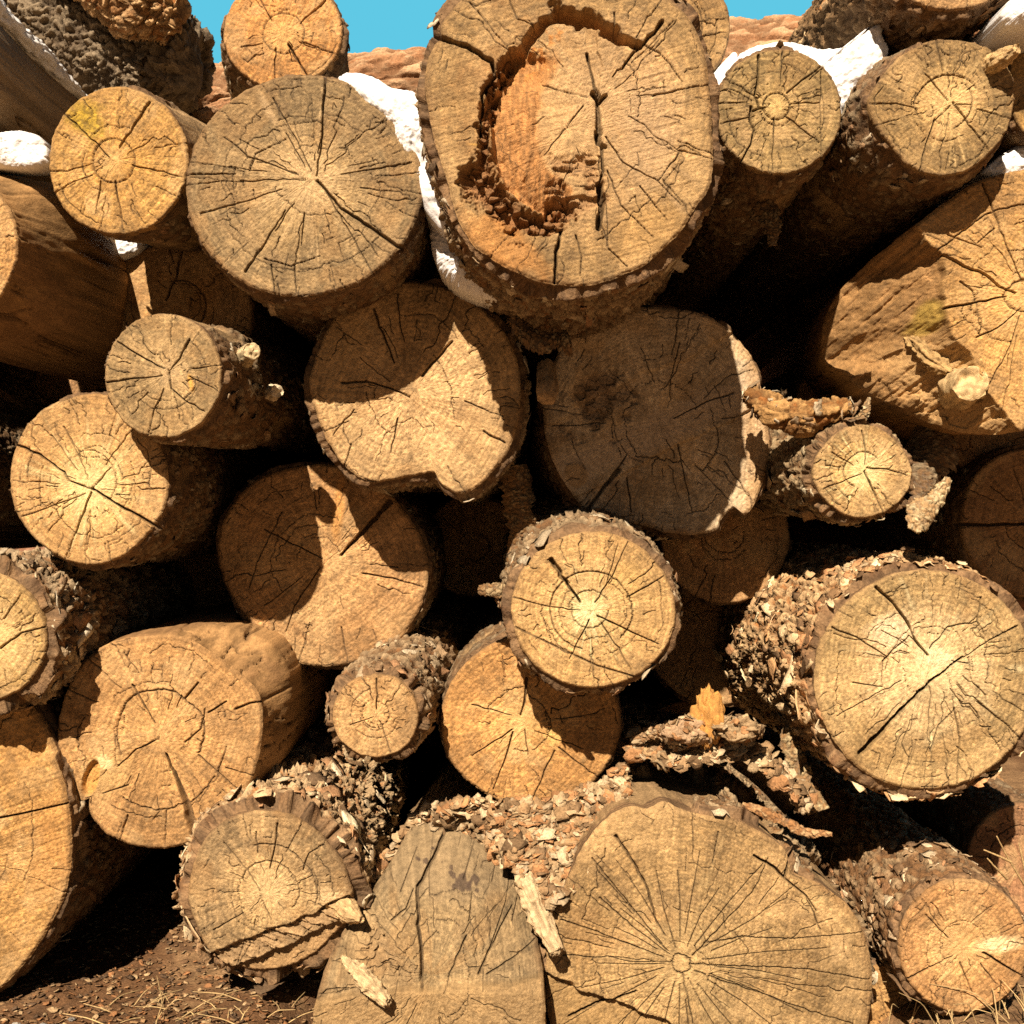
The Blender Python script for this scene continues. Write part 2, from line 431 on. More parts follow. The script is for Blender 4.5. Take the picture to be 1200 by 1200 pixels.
def make_log(label, out, Y, pith=None, seed=1, outer=TAN, heart=GOLD, hr=.5, core=None, nchk=60, wchk=1.0, cracks=(), rings=(), spots=(),
             tilt=(0, 0), fx=None, bark=('thin', 5, .35, 60), axis=(0, 0), length=3.2, tint=None, body=None, vis=1.9, saw=None,
             group=LOGGROUP, extra=None, peel=.012, center=None, seg=None):
    out = np.asarray(out, float)
    big = catmull(out)
    C = np.array(center, float) if center is not None else np.array([(out[:, 0].max() + out[:, 0].min()) / 2, (out[:, 1].max() + out[:, 1].min()) / 2])
    if pith is None: pith = C + np.random.default_rng(seed).normal(0, 4, 2)
    F = Face(big, C, pith, Y, seed); rg = F.rng; k = sc(Y)
    # ---- relief
    for c in cracks:
        pts, w, dep = c[0], c[1], c[2]
        F.line(pts, w, dep, c[3] if len(c) > 3 else None, wob=.5 if w < 3 else 1.0, rag=.25 if w > 1.4 else 0)
    for r in rings: F.ring(*r)
    if nchk: F.random_checks(max(8, int(nchk * .62)), wchk * .82)
    # ---- colour
    X, Yp = F.X, F.Yp
    z0 = np.full_like(X, seed * 3.1)
    E = np.stack([X, Yp, z0], -1)
    n_big = fbm(E / np.array((70, 70, 1)), 4, seed); n_mid = fbm(E / np.array((17, 17, 1)), 4, seed + 2)
    n_fin = vnoise(E / np.array((2.3, 2.3, 1)), seed + 6)
    rw = F.rho + .035 * n_big + .008 * n_mid
    hmask = 1 - smooth(hr - .16, hr + .16, rw + .05 * n_mid)
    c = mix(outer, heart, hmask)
    n_gr = vnoise(E / np.array((1.25, 1.25, 1)), seed + 7)
    c = c * (1 + .30 * n_big + .13 * n_mid + .18 * n_fin + .22 * n_gr)[..., None]
    sp = 2.6 + (seed % 5) * .35
    ringv = np.sin(2 * np.pi * (F.dist * (1 + .04 * n_big) / (sp * 1.6) + .16 * n_mid)) * .62 + np.sin(2 * np.pi * (rw * F.R / (sp * 4.2) + .3 * n_big)) * .5
    c = c * (1 + .19 * ringv)[..., None]
    ray = fbm(np.stack([np.cos(F.phi) * 16, np.sin(F.phi) * 16, F.rho * 1.6 + seed], -1), 3, seed + 12)
    c = c * (1 + .24 * ray * smooth(.03, .25, F.rho))[..., None]
    a = math.radians(saw if saw is not None else rg.uniform(-60, 60))
    sl = fbm(np.stack([(X * math.cos(a) + Yp * math.sin(a)) / 3.0, (-X * math.sin(a) + Yp * math.cos(a)) / 60, z0], -1), 3, seed + 15)
    c = c * (1 + .10 * sl)[..., None]
    lum = smooth(.15, .7, fbm(E / np.array((38, 38, 1)) + 9, 4, seed + 21))
    c = mix(c, np.array(PALE) * .95, .40 * lum)
    grime = smooth(.1, .75, fbm(E / np.array((30, 30, 1)) + 40, 5, seed + 25))
    c = mix(c, np.array((.20, .135, .07)), .36 * grime)
    c = mix(c, np.array((.23, .14, .066)), .45 * smooth(.93, 1.0, F.rho + .02 * n_mid))
    wv = .25 * n_big + .10 * n_mid
    f1, f2, hid = worley(np.stack([np.cos(F.phi) * 1.7 + wv + seed, np.sin(F.phi) * 1.7 - wv, F.rho * 2.4 + wv], -1), seed + 30)
    ed = smooth(0, .22, f2 - f1)
    c = mix(c, np.array(PALE) * 1.12, .50 * smooth(.58, .85, hid) * ed * (.6 + .4 * np.clip(n_mid, -1, 1)))
    c = mix(c, np.array((.37, .205, .07)), .30 * smooth(.42, .15, hid) * ed * (.7 + .3 * np.clip(n_mid, -1, 1)))
    if core: c = mix(c, np.minimum(np.array(core[0]) * 1.16, .9), min(.92, core[2] * 1.15) * (1 - smooth(0, core[1], F.dist * (1 + .35 * n_mid + .55 * ray + .25 * n_big))) )  # pale pith wood, with a bright highlight painted into its colour
    for (x, y, rx, ry, rot, colr, st) in spots:
        c = mix(c, np.array(colr) * (1 + .15 * n_mid[..., None]), st * (1 - smooth(.35, 1.1, F.blob(x, y, rx, ry, rot))))
    F.c = c
    if fx: fx(F)
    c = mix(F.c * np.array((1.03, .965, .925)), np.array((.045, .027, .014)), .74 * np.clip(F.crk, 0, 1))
    # ---- vertices of the sawn end
    h = F.h + F.g + .0010 * n_mid + .0010 * n_fin + .0008 * n_gr + .0011 * sl * (1 - F.crk) + .0007 * ray + .003 * n_big
    h = h + .006 * smooth(.965, 1.0, F.s)[None] ** 2 + tilt[0] * (X - C[0]) * k + tilt[1] * (Yp - C[1]) * k
    W = np.stack([(X - 600) * k, Y + h, -(Yp - 600) * k], -1)
    sk = W[:, -1:].copy(); cc = np.array([(C[0] - 600) * k, 0, -(C[1] - 600) * k])
    sk[..., 0] = cc[0] + (sk[..., 0] - cc[0]) * .985; sk[..., 2] = cc[2] + (sk[..., 2] - cc[2]) * .985; sk[..., 1] += .05
    W = np.concatenate([W, sk], 1); c2 = np.concatenate([c, c[:, -1:] * .8], 1)
    nt, nr1 = F.nt, F.nr + 1
    base = np.array([(C[0] - 600) * k, Y + .3, -(C[1] + F.r.max() - 600) * k])
    root = thing('log', label, 'log', base, group)
    mb = MB()
    v = W.reshape(-1, 3); cen = W[:, 0].mean(0)
    mb.add(np.concatenate([v, cen[None]]), np.concatenate([c2.reshape(-1, 3), c2[:, 0].mean(0)[None]]),
           grid_quads(nt, nr1, True)[:, ::-1],
           np.stack([np.arange(nt) * nr1, np.full(nt, nt * nr1), ((np.arange(nt) + 1) % nt) * nr1], -1)[:, ::-1])
    face_o = mb.build('sawn_end', M_CUT, root, base)
    # ---- the side of the log
    kind, Tpx, bare, nch = bark
    dvp = math.hypot(C[0] - 600, C[1] - 600) + F.R * .4
    nst = int(np.clip(dvp * .45 * .853 / 1.15, 50, 230))
    q = np.linspace(1 / (D + Y), 1 / (D + Y + min(vis, length)), nst)
    vs = 1 / q - D - Y
    vs = np.unique(np.concatenate([[0, .002, .005, .008, .012, .016, .02, .025, .03, .04, .05, .06], vs, np.linspace(vis, length, 8)[1:] if length > vis else []]))
    ns = int(np.clip(2 * np.pi * F.R * .853 * .62, 120, 640)); nv = len(vs)
    th = np.linspace(-np.pi, np.pi, ns, endpoint=False)
    rf = np.interp(th, np.append(F.th, np.pi), np.append(F.r, F.r[0]))
    hrim = np.interp(th, np.append(F.th, np.pi), np.append(h[:, -1], h[0, -1]))
    if body is not None:
        _, rb = polar_table(catmull(np.asarray(body[0], float)), C, ns); bv = body[1]
    else:
        win = max(3, ns // 22); ker = np.hanning(win * 2 + 1); ker /= ker.sum()
        rb = np.convolve(np.concatenate([rf[-win:], rf, rf[:win]]), ker, 'valid'); bv = .22
    tb = smooth(0, bv, vs)[None]
    R0 = (rf[:, None] * (1 - tb) + rb[:, None] * tb) * k
    yv = Y + vs[None] + hrim[:, None] * (1 - smooth(0, 1.6, vs))[None]
    ct, st = np.cos(th)[:, None], np.sin(th)[:, None]
    Q = np.stack([R0 * ct + 0 * yv, vs[None] + 0 * ct, R0 * st + 0 * yv], -1)
    Q = Q + np.array((seed * .77, seed * .31, 0))
    rel, bc = bark_style(kind, Q, seed + 40, tint)
    R0 = R0 * (1 + .03 * fbm(Q * 2.2, 2, seed + 60) * smooth(0, .3, vs)[None])
    T = Tpx * K
    if kind != 'smooth':
        nb = fbm(Q * np.array((7, 3.5, 7), f32), 3, seed + 61)
        thr = -1.1 + 2.0 * bare
        keep = smooth(thr - .06, thr + .06, nb)
        edge0 = (peel + .004) * (1 + 1.9 * fbm(np.stack([np.cos(th) * 7, np.sin(th) * 7, th * 0 + seed], -1), 3, seed + 62) + .25 * fbm(np.stack([np.cos(th) * 16, np.sin(th) * 16, th * 0 + seed], -1), 3, seed + 64))[:, None]
        keep = keep * smooth(0, .007, vs[None] - np.maximum(edge0, 0))
        _, wc = bark_style('smooth', Q, seed + 44)
        bc = mix(wc, bc, keep)
        lay = fbm(np.stack([np.cos(th)[:, None] * 2.5 + 0 * vs[None], np.sin(th)[:, None] * 2.5 + 0 * vs[None], vs[None] * 380 + 0 * ct], -1), 3, seed + 66)
        sec = (1 - smooth(.010, .020, vs[None] - np.maximum(edge0, 0)))
        bc = mix(bc, mix((.085, .05, .03), (.26, .155, .08), smooth(-.5, .6, lay)), .8 * sec)
        sec2 = 1 - smooth(.012, .045, vs[None] - np.maximum(edge0, 0)); low = fbm(np.stack([np.cos(th) * 4, np.sin(th) * 4, th * 0 + seed], -1), 2, seed + 67)[:, None]
        rel = rel * (1 - sec2) + (.32 + .45 * low + .10 * lay) * sec2
        disp = T * keep * np.clip(.30 + .70 * rel, .05, 1.3) + .0022 * (1 - keep) * fbm(Q * 30, 3, seed + 63)
    else:
        keep = np.zeros_like(rel); disp = T * (rel - .45) * smooth(0, .02, vs)[None]
    Rr = R0 + disp; Rr[:, 0] = rf * k * .998
    x = (C[0] - 600) * k + Rr * ct + axis[0] * vs[None]
    z = -(C[1] - 600) * k - Rr * st + axis[1] * vs[None]
    S = np.stack([x, yv + .0025 * (1 - smooth(0, .02, vs))[None], z], -1)
    mb = MB(); v = S.reshape(-1, 3)
    endc = S[:, -1].mean(0)
    mb.add(np.concatenate([v, endc[None]]), np.concatenate([bc.reshape(-1, 3), [(.2, .13, .07)]]), grid_quads(ns, nv, True),
           np.stack([np.arange(ns) * nv + nv - 1, ((np.arange(ns) + 1) % ns) * nv + nv - 1, np.full(ns, ns * nv)], -1))
    if nch and kind != 'smooth':
        wgt = keep * np.gradient(vs)[None] * (vs[None] < vis) * (vs[None] > .006) / (.3 + vs[None])
        wgt = (wgt / wgt.sum()).ravel()
        nch = int(nch * .85); idx = rg.choice(len(wgt), nch, p=wgt)
        it = idx // nv
        nrm = np.stack([np.cos(th[it]), rg.normal(0, .2, nch) - .15, -np.sin(th[it])], -1)
        pc = CHIP_COLS * (np.asarray(tint) if tint is not None else 1) * (1.12 if kind == 'flaky' else .9)
        chips(mb, v[idx], nrm, np.array((0, 1, 0)), rg, size=(.006, .014 + T * .36), tilt=.24, pal=pc, lift=.0005, lng=1.5, swirl=.5)
    side = mb.build('bark' if kind != 'smooth' else 'log_side', M_BARK if kind != 'smooth' else M_SIDE, root, base)
    root['keep'] = 1; del root['keep']
    if extra: extra(root, base, F)
    return root

# ------------------------------------------------------------------ free tubes (cross logs, stubs, sticks)
def tube(path, radii, nt, nv, kind=None, T=0, seed=0, col=None, tint=None, wob=0.0, cap=.5, caprough=.12, bare=None):
    """tube through path (world points) with domed or rough ends; returns an MB"""
    path = np.asarray(path, float); m = len(path)
    seg = np.concatenate([[0], np.cumsum(np.linalg.norm(np.diff(path, axis=0), axis=1))])
    u = np.linspace(0, seg[-1], nv)
    c = np.stack([np.interp(u, seg, path[:, i]) for i in range(3)], -1)
    if m > 2:
        for _ in range(max(1, nv // 12)):
            c[1:-1] = .25 * c[:-2] + .5 * c[1:-1] + .25 * c[2:]
    R = np.interp(u, seg, radii)
    tg = np.gradient(c, axis=0); tg /= np.linalg.norm(tg, axis=1, keepdims=True)
    ref = np.array((0, 0, 1.0)) if abs(tg[0, 2]) < .8 else np.array((0, 1.0, 0))
    e1 = np.cross(tg, ref); e1 /= np.linalg.norm(e1, axis=1, keepdims=True); e2 = np.cross(e1, tg)
    # caps: a few extra rings that close in
    nc = 26 if kind else 8
    rc = np.linspace(0, 1, nc + 1)[1:]
    th = np.linspace(0, 2 * np.pi, nt, endpoint=False)
    def stack(a, f0, f1): return np.concatenate([f0, a, f1])
    c0 = c[0] - tg[0] * (R[0] * cap * np.sin(rc[::-1, None] * np.pi / 2)); c1 = c[-1] + tg[-1] * (R[-1] * cap * np.sin(rc[:, None] * np.pi / 2))
    cr = np.cos(rc * np.pi / 2) * .999 + .001
    call = stack(c, c0, c1); Rall = stack(R, R[0] * cr[::-1], R[-1] * cr)
    E1 = stack(e1, np.repeat(e1[:1], nc, 0), np.repeat(e1[-1:], nc, 0)); E2 = stack(e2, np.repeat(e2[:1], nc, 0), np.repeat(e2[-1:], nc, 0))
    Tt = stack(tg, np.repeat(-tg[:1], nc, 0) * 0, np.repeat(tg[-1:], nc, 0) * 0)
    ua = stack(u, u[0] - R[0] * rc[::-1], u[-1] + R[-1] * rc)
    nn = len(ua)
    Q = np.stack([np.cos(th)[:, None] * Rall[None], ua[None] + 0 * th[:, None], np.sin(th)[:, None] * Rall[None]], -1) + seed * .37
    capm = np.zeros(nn); capm[:nc] = 1; capm[-nc:] = 1
    if kind:
        rel, cc = bark_style(kind, Q, seed, tint)
        Rr = Rall[None] + T * rel * np.minimum(1, Rall / (R.mean() * .5))[None] + wob * Rall[None] * fbm(Q * (1.2 / R.mean()) * .35, 3, seed + 3)
    else:
        n = fbm(Q * (1.1 / R.mean()), 4, seed); g = fbm(Q * np.array((3, .5, 3)) * (1.0 / R.mean()), 3, seed + 1)
        cc = np.asarray(col) * (1 + .25 * g + .18 * n)[..., None]
        fb = fbm(Q * np.array((5, .35, 5)) * (1.0 / R.mean()), 4, seed + 2)
        cc = cc * (1 + .35 * fb)[..., None]
        Rr = Rall[None] * (1 + wob * n + .9 * min(wob, .25) * fb)
    push = caprough * R.mean() * fbm(Q * (1.5 / R.mean()), 3, seed + 7) * capm[None]
    V = call[None] + Rr[..., None] * (np.cos(th)[:, None, None] * E1[None] + np.sin(th)[:, None, None] * E2[None])
    V = V + push[..., None] * np.where(np.arange(nn)[None, :, None] < nn // 2, -tg[0], tg[-1])
    mb = MB(); mb.add(V.reshape(-1, 3), cc.reshape(-1, 3), grid_quads(nt, nn, True))
    mb.V = V
    return mb

def strip(path, widths, seed, col=(.28, .17, .085), arc=.5, thick=.004, twist=0.0, face=(0, -1, .25), kind='thin', nu=110, nv=20, rag=.55):
    """a curved slab of bark: path of (px, py, Y), widths in px"""
    pw = np.array([P(*p) for p in path]); Ys = np.array([p[2] for p in path]); m = len(pw)
    t = np.linspace(0, m - 1, nu); ii = np.arange(m)
    c = np.stack([np.interp(t, ii, pw[:, i]) for i in range(3)], -1)
    for _ in range(nu // 10): c[1:-1] = .25 * c[:-2] + .5 * c[1:-1] + .25 * c[2:]
    w = np.interp(t, ii, np.asarray(widths, float)) * .5 * np.interp(t, ii, [sc(y) for y in Ys])
    tg = np.gradient(c, axis=0); tg /= np.linalg.norm(tg, axis=1, keepdims=True)
    n0 = np.asarray(face, float); n = n0 - (tg @ n0)[:, None] * tg; n /= np.linalg.norm(n, axis=1, keepdims=True)
    b = np.cross(tg, n)
    tw = twist * np.linspace(-1, 1, nu)[:, None]
    n, b = n * np.cos(tw) + b * np.sin(tw), b * np.cos(tw) - n * np.sin(tw)
    s = np.linspace(-1, 1, nv)
    e = 1 + rag * np.stack([fbm(np.stack([t * 3.5, t * 0 + sd, t * 0 + seed], -1), 5, seed, .65) for sd in (0, 9)], -1)
    S = s[None] * np.where(s[None] < 0, e[:, :1], e[:, 1:])
    Bp = S * w[:, None]; H = -arc * w[:, None] * S ** 2
    base = c[:, None] + Bp[..., None] * b[:, None] + H[..., None] * n[:, None]
    rel, cc = bark_style(kind, base * 1.6 + seed, seed)
    cc = cc * (np.asarray(col) / np.array((.22, .14, .08)))
    rl = (rel - .4) * .014 * np.minimum(1, w / .02)[:, None]
    top = base + (thick * .5 + rl)[..., None] * n[:, None]; bot = base - (thick * .5) * n[:, None]
    mm = nu * nv; g = grid_quads(nu, nv)
    rim = [i * nv for i in range(nu)] + [(nu - 1) * nv + j for j in range(1, nv)] + [i * nv + nv - 1 for i in range(nu - 2, -1, -1)] + [j for j in range(nv - 2, 0, -1)]
    rim = np.array(rim); r2 = np.roll(rim, -1)
    mb = MB()
    mb.add(np.concatenate([top.reshape(-1, 3), bot.reshape(-1, 3)]), np.concatenate([cc.reshape(-1, 3), cc.reshape(-1, 3) * .9 + .02]),
           np.concatenate([g, g[:, ::-1] + mm, np.stack([rim, rim + mm, r2 + mm, r2], -1)]))
    return mb

def chunk(center, size, seed, col, n=40, rough=.45):
    """a broken lump"""
    th = np.linspace(0, 2 * np.pi, n * 2, endpoint=False); ph = np.linspace(0.001, np.pi - .001, n)
    T_, F_ = np.meshgrid(th, ph, indexing='ij')
    d = np.stack([np.cos(T_) * np.sin(F_), np.sin(T_) * np.sin(F_), np.cos(F_)], -1)
    f1, f2, h = worley(d * 1.7 + seed, seed)
    r = 1 + rough * (fbm(d * 1.3 + seed, 4, seed) + .5 * (h - .5) * smooth(0, .2, f2 - f1)) + .08 * fbm(d * 6, 3, seed + 1)
    V = np.asarray(center) + d * r[..., None] * np.asarray(size)
    c = np.asarray(col) * (1 + .3 * fbm(d * 5 + seed, 4, seed + 4))[..., None]
    mb = MB(); mb.add(V.reshape(-1, 3), c.reshape(-1, 3), grid_quads(n * 2, n, True)[:, ::-1]); return mb

def place(mb, name, mat, label, cat, group=None, kind=None):
    v = np.concatenate(mb.v); lo, hi = v.min(0), v.max(0)
    o = mb.build(name, mat, None, ((lo[0] + hi[0]) / 2, (lo[1] + hi[1]) / 2, lo[2]))
    return tag(o, label, cat, group, kind)

def stub(root, base, px, py, Y, d, length, r, col=PALE, seed=0, name='branch_stub', wob=.12):
    p = P(px, py, Y); d = np.asarray(d, float); d /= np.linalg.norm(d)
    mb = tube([p - d * r * 1.5, p + d * length * .5, p + d * length], [r * 1.25, r, r * .95], 40, 30, None, 0, seed, col, wob=wob, cap=.12, caprough=.3)
    return mb.build(name, M_CUT, root, base)

# ------------------------------------------------------------------ ground
GZ = -1.155
def ground_z(x, y):
    p = np.stack([x, y, 0 * x], -1)
    near = np.exp(-((x / 6) ** 2 + ((y - 1) / 6) ** 2))
    return GZ + near * (.03 * fbm(p * 1.1, 3, 5) + .016 * fbm(p * 7, 4, 6) + .004 * fbm(p * 45, 3, 7)) - .07 * (1 - near) - .22 * smooth(-.62, -.34, x) * smooth(1.05, .75, x) * smooth(.45, -.05, y)

gx = np.concatenate([-np.geomspace(2.4, 250, 30)[::-1], np.linspace(-2.3, 2.3, 420), np.geomspace(2.4, 250, 30)])
gy = np.concatenate([-np.geomspace(1.6, 250, 30)[::-1], np.linspace(-1.5, 2.6, 380), np.geomspace(2.7, 250, 30)])
GX, GY = np.meshgrid(gx, gy, indexing='ij')
gzv = ground_z(GX, GY)
gp = np.stack([GX, GY, 0 * GX], -1)
gn = fbm(gp * 5, 4, 9); gm = fbm(gp * 40, 4, 10)
gc = mix((.16, .085, .042), (.27, .165, .085), smooth(-.4, .5, gn + .5 * gm)); gc = mix(gc, (.10, .06, .035), smooth(.2, .7, -gm) * .6)
mb = MB(); mb.add(np.stack([GX, GY, gzv], -1).reshape(-1, 3), gc.reshape(-1, 3), grid_quads(len(gx), len(gy)))
g = mb.build('ground', M_DIRT); g['kind'] = 'structure'; g['label'] = 'bare brown dirt strewn with wood crumbs'

grng = np.random.default_rng(77)
def litter_pts(n, box):
    x = grng.uniform(box[0], box[1], n); y = grng.uniform(box[2], box[3], n)
    return np.stack([x, y, ground_z(x, y) + .002], -1)
mb = MB()
pt = np.concatenate([litter_pts(5200, (-1.35, 0.2, -.35, .75)), litter_pts(1500, (.2, 1.4, -.35, .9)), litter_pts(1200, (-1.4, 1.4, -1.2, -.3))])
chips(mb, pt, np.tile([[0, 0, 1.0]], (len(pt), 1)), np.array((1, 0, 0)), grng, size=(.003, .011), tilt=.6,
      pal=np.array([(.30, .18, .09), (.20, .115, .06), (.42, .29, .16), (.33, .16, .07), (.12, .075, .045)]))
place(mb, 'wood_chips', M_BARK, 'crumbs of bark and wood chips strewn over the brown dirt', 'wood chips', kind='stuff')

# ------------------------------------------------------------------ logs, top row
def fx_yellow(F):
    m = (1 - smooth(.3, 1.1, F.blob(104, 142, 34, 25, 35, .5)))
    F.c = mix(F.c, np.array((.50, .36, .03)) * (.8 + .5 * vnoise(np.stack([F.X / 3, F.Yp / 3, F.X * 0], -1), 3))[..., None], .8 * m)

make_log('orange sawn log topmost in the stack, against the blue sky', ell(331, 37, 69, 68, 0, .02, 1), .12, (333, 40), 101, (.50, .265, .09), (.54, .315, .115), .38,
         nchk=26, rings=[(.35, -180, 180, .9, 5)], core=((.66, .42, .17), 30, .5),
         cracks=[([(300, -12), (308, 5), (318, 23)], 1.5, 12), ([(381, 0), (352, 27)], 1.5, 9), ([(338, 52), (350, 72), (361, 90)], 2.0, 16), ([(283, 55), (308, 51)], 1.1, 8), ([(323, 57), (322, 92)], 1.2, 8), ([(355, 49), (394, 63)], 1.1, 8)],
         bark=('thin', 9, .25, 120), axis=(-.14, -.05), saw=20)

make_log('log with a yellow lichen stain on its end, beside the snow at upper left', ell(138, 188, 82, 87, 0, .018, 2), -.04, (131, 188), 102, (.46, .285, .095), (.50, .30, .09), .5,
         nchk=58, rings=[(.30, -180, 180, 1.1, 7)], core=((.66, .46, .2), 26, .55), fx=fx_yellow,
         cracks=[([(75, 133), (100, 155), (128, 184)], 1.3, 9), ([(175, 120), (160, 142), (140, 173)], 2.0, 14), ([(155, 193), (213, 207)], 1.2, 8), ([(118, 212), (112, 250)], 1.1, 8), ([(135, 212), (145, 272)], 1.3, 9), ([(58, 200), (80, 200), (107, 192)], 1.1, 8), ([(62, 228), (80, 215), (108, 205)], 1, 7)],
         bark=('thin', 6, .72, 50), saw=40, axis=(.08, .14))

make_log('big greyish brown log with a pale streak, left of the hollow log', ell(356, 217, 139, 130, -8, .008, 3), -.1, (366, 210), 103, (.265, .195, .10), (.34, .25, .125), .45,
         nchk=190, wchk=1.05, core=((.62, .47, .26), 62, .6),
         cracks=[([(381, 88), (379, 130), (377, 165), (371, 206)], 1.8, 14), ([(218, 204), (276, 204)], 1.3, 9), ([(282, 212), (360, 210)], 1.0, 8), ([(287, 318), (310, 285), (334, 247)], 1.7, 12),
                 ([(357, 250), (353, 288)], 1.2, 8), ([(372, 212), (400, 244), (440, 270), (465, 288), (489, 291)], 2.0, 14, 2.6), ([(292, 200), (300, 180), (335, 163)], 1.1, 8), ([(310, 303), (340, 312), (375, 300)], 1.1, 8),
                 ([(482, 190), (440, 198), (400, 204)], 1.3, 9), ([(235, 250), (272, 240), (330, 222)], 1.2, 8), ([(262, 160), (292, 183), (350, 205)], 1.1, 7), ([(380, 220), (420, 290), (440, 325)], 1.2, 9), ([(318, 310), (322, 345)], 1.0, 8), ([(345, 310), (347, 345)], 1.3, 9), ([(320, 115), (345, 160), (365, 200)], 1.1, 8)],
         spots=[(314, 128, 7, 26, -28, (.56, .42, .24), .55), (330, 265, 40, 40, 0, (.56, .40, .19), .35)],
         bark=('thin', 7, .4, 120), saw=-40)

def fx_hollow(F):
    X, Yp = F.X, F.Yp; E = np.stack([X, Yp, X * 0], -1)
    m = np.zeros_like(X); F.line([(655, 12), (690, 20), (728, 45), (748, 52)], 15, 55, 6, rag=.5, track=m)
    m2 = np.zeros_like(X); F.line([(640, 22), (620, 45), (612, 75)], 9, 34, 5, rag=.6, track=m2)
    # crescent that has rotted back, left of the heart
    d = np.zeros_like(X); path = np.array([(604, 66), (588, 100), (580, 140), (583, 178), (598, 212), (628, 240), (655, 250)], float)
    for q in np.linspace(0, 1, 20):
        off = 40 * q
        F.line(path + np.array([(off, off * .25 - 3), (off, 0), (off, -2), (off, -5), (off * .9, -off * .35), (off * .7, -off * .6), (off * .3, -off * .7)]), 11 + 6 * q, 48 * (1 - q) ** 1.15 + 1.5, 9, rag=.5 if q < .3 else .3, track=d)
    F.step((701, -40), (706, 340), (600, 150), 9, 1.2, 5)
    r = np.zeros_like(X); F.line([(556, 205), (580, 232), (606, 258), (640, 262), (660, 248)], 26, 12, 21, rag=.5, track=r)
    F.line([(592, 66), (575, 105), (569, 150), (566, 195)], 8, 12, 12, rag=.8, track=r)
    f1, f2, hh = worley(np.stack([X / 11 + .3 * fbm(E / 9, 2, 4), Yp / 9, X * 0 + 3], -1), 5)
    F.h += r * (.045 * hh * smooth(.0, .25, f2 - f1) + .035 * (1 - smooth(0, .22, f2 - f1)))
    q = np.zeros_like(X); F.line([(655, 195), (690, 190), (700, 235), (672, 240), (650, 215)], 16, 3, 14, rag=.5, track=q)
    g1, g2, g3 = worley(np.stack([X / 13 + .4 * fbm(E / 9, 2, 8), Yp / 5, X * 0 + 6], -1), 8)
    F.h += q * .016 * g3
    F.c = mix(F.c, np.array((.47, .235, .08)) * (1 + .4 * fbm(E / np.array((2.5, 16, 1)), 3, 9))[..., None], .85 * d)
    st = (1 - smooth(.35, 1.1, F.blob(592, 165, 46, 120, -8, .5))); F.c = mix(F.c, np.array((.30, .165, .062)) * (1 + .35 * fbm(E / np.array((6, 22, 1)), 4, 19))[..., None], .7 * st * (1 - d))
    F.h += d * .006 * fbm(E / np.array((7, 24, 1)), 4, 15)
    F.c = mix(F.c, np.array((.27, .13, .05)) * (1 + .4 * (hh - .5))[..., None], .8 * r)
    F.c = mix(F.c, (.36, .21, .10), .6 * q)
    F.c = mix(F.c, (.40, .185, .055), .7 * np.maximum(m, m2))
    n = fbm(E / np.array((5, 5, 1)), 4, 11)
    F.c = mix(F.c, (.60, .27, .07), .8 * smooth(.1, .5, n) * (1 - smooth(.4, 1.1, F.blob(628, 60, 22, 34, 15, .4))))
    F.c = mix(F.c, (.5, .235, .06), .55 * (1 - smooth(.6, 1.15, F.blob(590, 285, 60, 24, 35, .25))))

HOLLOW = [(548, -8), (530, 8), (517, 25), (516, 42), (508, 50), (500, 72), (498, 102), (503, 135), (511, 170), (522, 205), (534, 250), (553, 284), (578, 303), (604, 318), (640, 331), (675, 334), (706, 331), (728, 323), (756, 310), (780, 290), (800, 268), (816, 242), (830, 222), (836, 195), (835, 150), (832, 105), (826, 60), (812, 26), (790, 2), (760, -18), (700, -30), (640, -32), (590, -25)]
make_log('huge hollow log with a rotten core at the top of the stack', HOLLOW, -.33, (700, 118), 104, (.325, .222, .10), (.44, .30, .145), nchk=110, fx=fx_hollow, hr=.7, center=(668, 150),
         core=((.50, .36, .20), 110, .5),
         cracks=[([(518, 42), (545, 52), (575, 69)], 3.4, 30, 4), ([(576, 70), (578, 85), (566, 100), (563, 125), (562, 158)], 3.6, 28, 1.4), ([(776, 25), (757, 48), (738, 68), (718, 90)], 3.0, 22, 1.2),
                 ([(688, 62), (697, 100), (703, 112)], 2.2, 16), ([(695, 108), (702, 116), (710, 112)], 4.4, 34, 3), ([(700, 118), (703, 132), (701, 145), (704, 156)], 3.0, 24, 3.6), ([(701, 154), (703, 168), (709, 172)], 5, 34, 3), ([(705, 170), (707, 200), (702, 215)], 2.6, 20),
                 ([(703, 215), (705, 240), (702, 266)], 6, 34, 4), ([(658, 268), (652, 295), (650, 330)], 2.6, 26, 2.4), ([(710, 160), (730, 190), (770, 212), (798, 240)], 1.2, 8), ([(712, 200), (728, 240), (766, 278)], 1.2, 8),
                 ([(750, 218), (782, 258)], 1.2, 9), ([(765, 112), (832, 98)], 1.3, 9), ([(795, 176), (835, 186)], 1.1, 8), ([(795, 180), (772, 212)], 1.1, 8), ([(684, 122), (660, 152), (638, 180)], 1.0, 8), ([(636, 97), (660, 105), (690, 112)], 1.0, 7),
                 ([(550, 0), (575, 30), (592, 50)], 1.2, 8), ([(597, -5), (606, 20), (625, 28)], 1.2, 8), ([(745, 48), (775, 62), (800, 95)], 1.3, 9), ([(720, 15), (722, 40)], 1.4, 9), ([(675, 275), (682, 300), (680, 322)], 1.3, 9), ([(702, 250), (712, 290), (735, 312)], 1.2, 9)],
         spots=[(640, 140, 52, 62, 0, (.60, .41, .20), .7), (760, 150, 44, 85, 10, (.47, .345, .205), .6), (760, 270, 60, 42, -30, (.56, .36, .14), .5), (535, 130, 30, 80, 0, (.36, .235, .10), .5), (561, 168, 13, 2.2, 5, (.75, .47, .12), .9)],
         bark=('flaky', 17, .12, 420), saw=75, vis=1.5, tint=(.82, .80, .78))

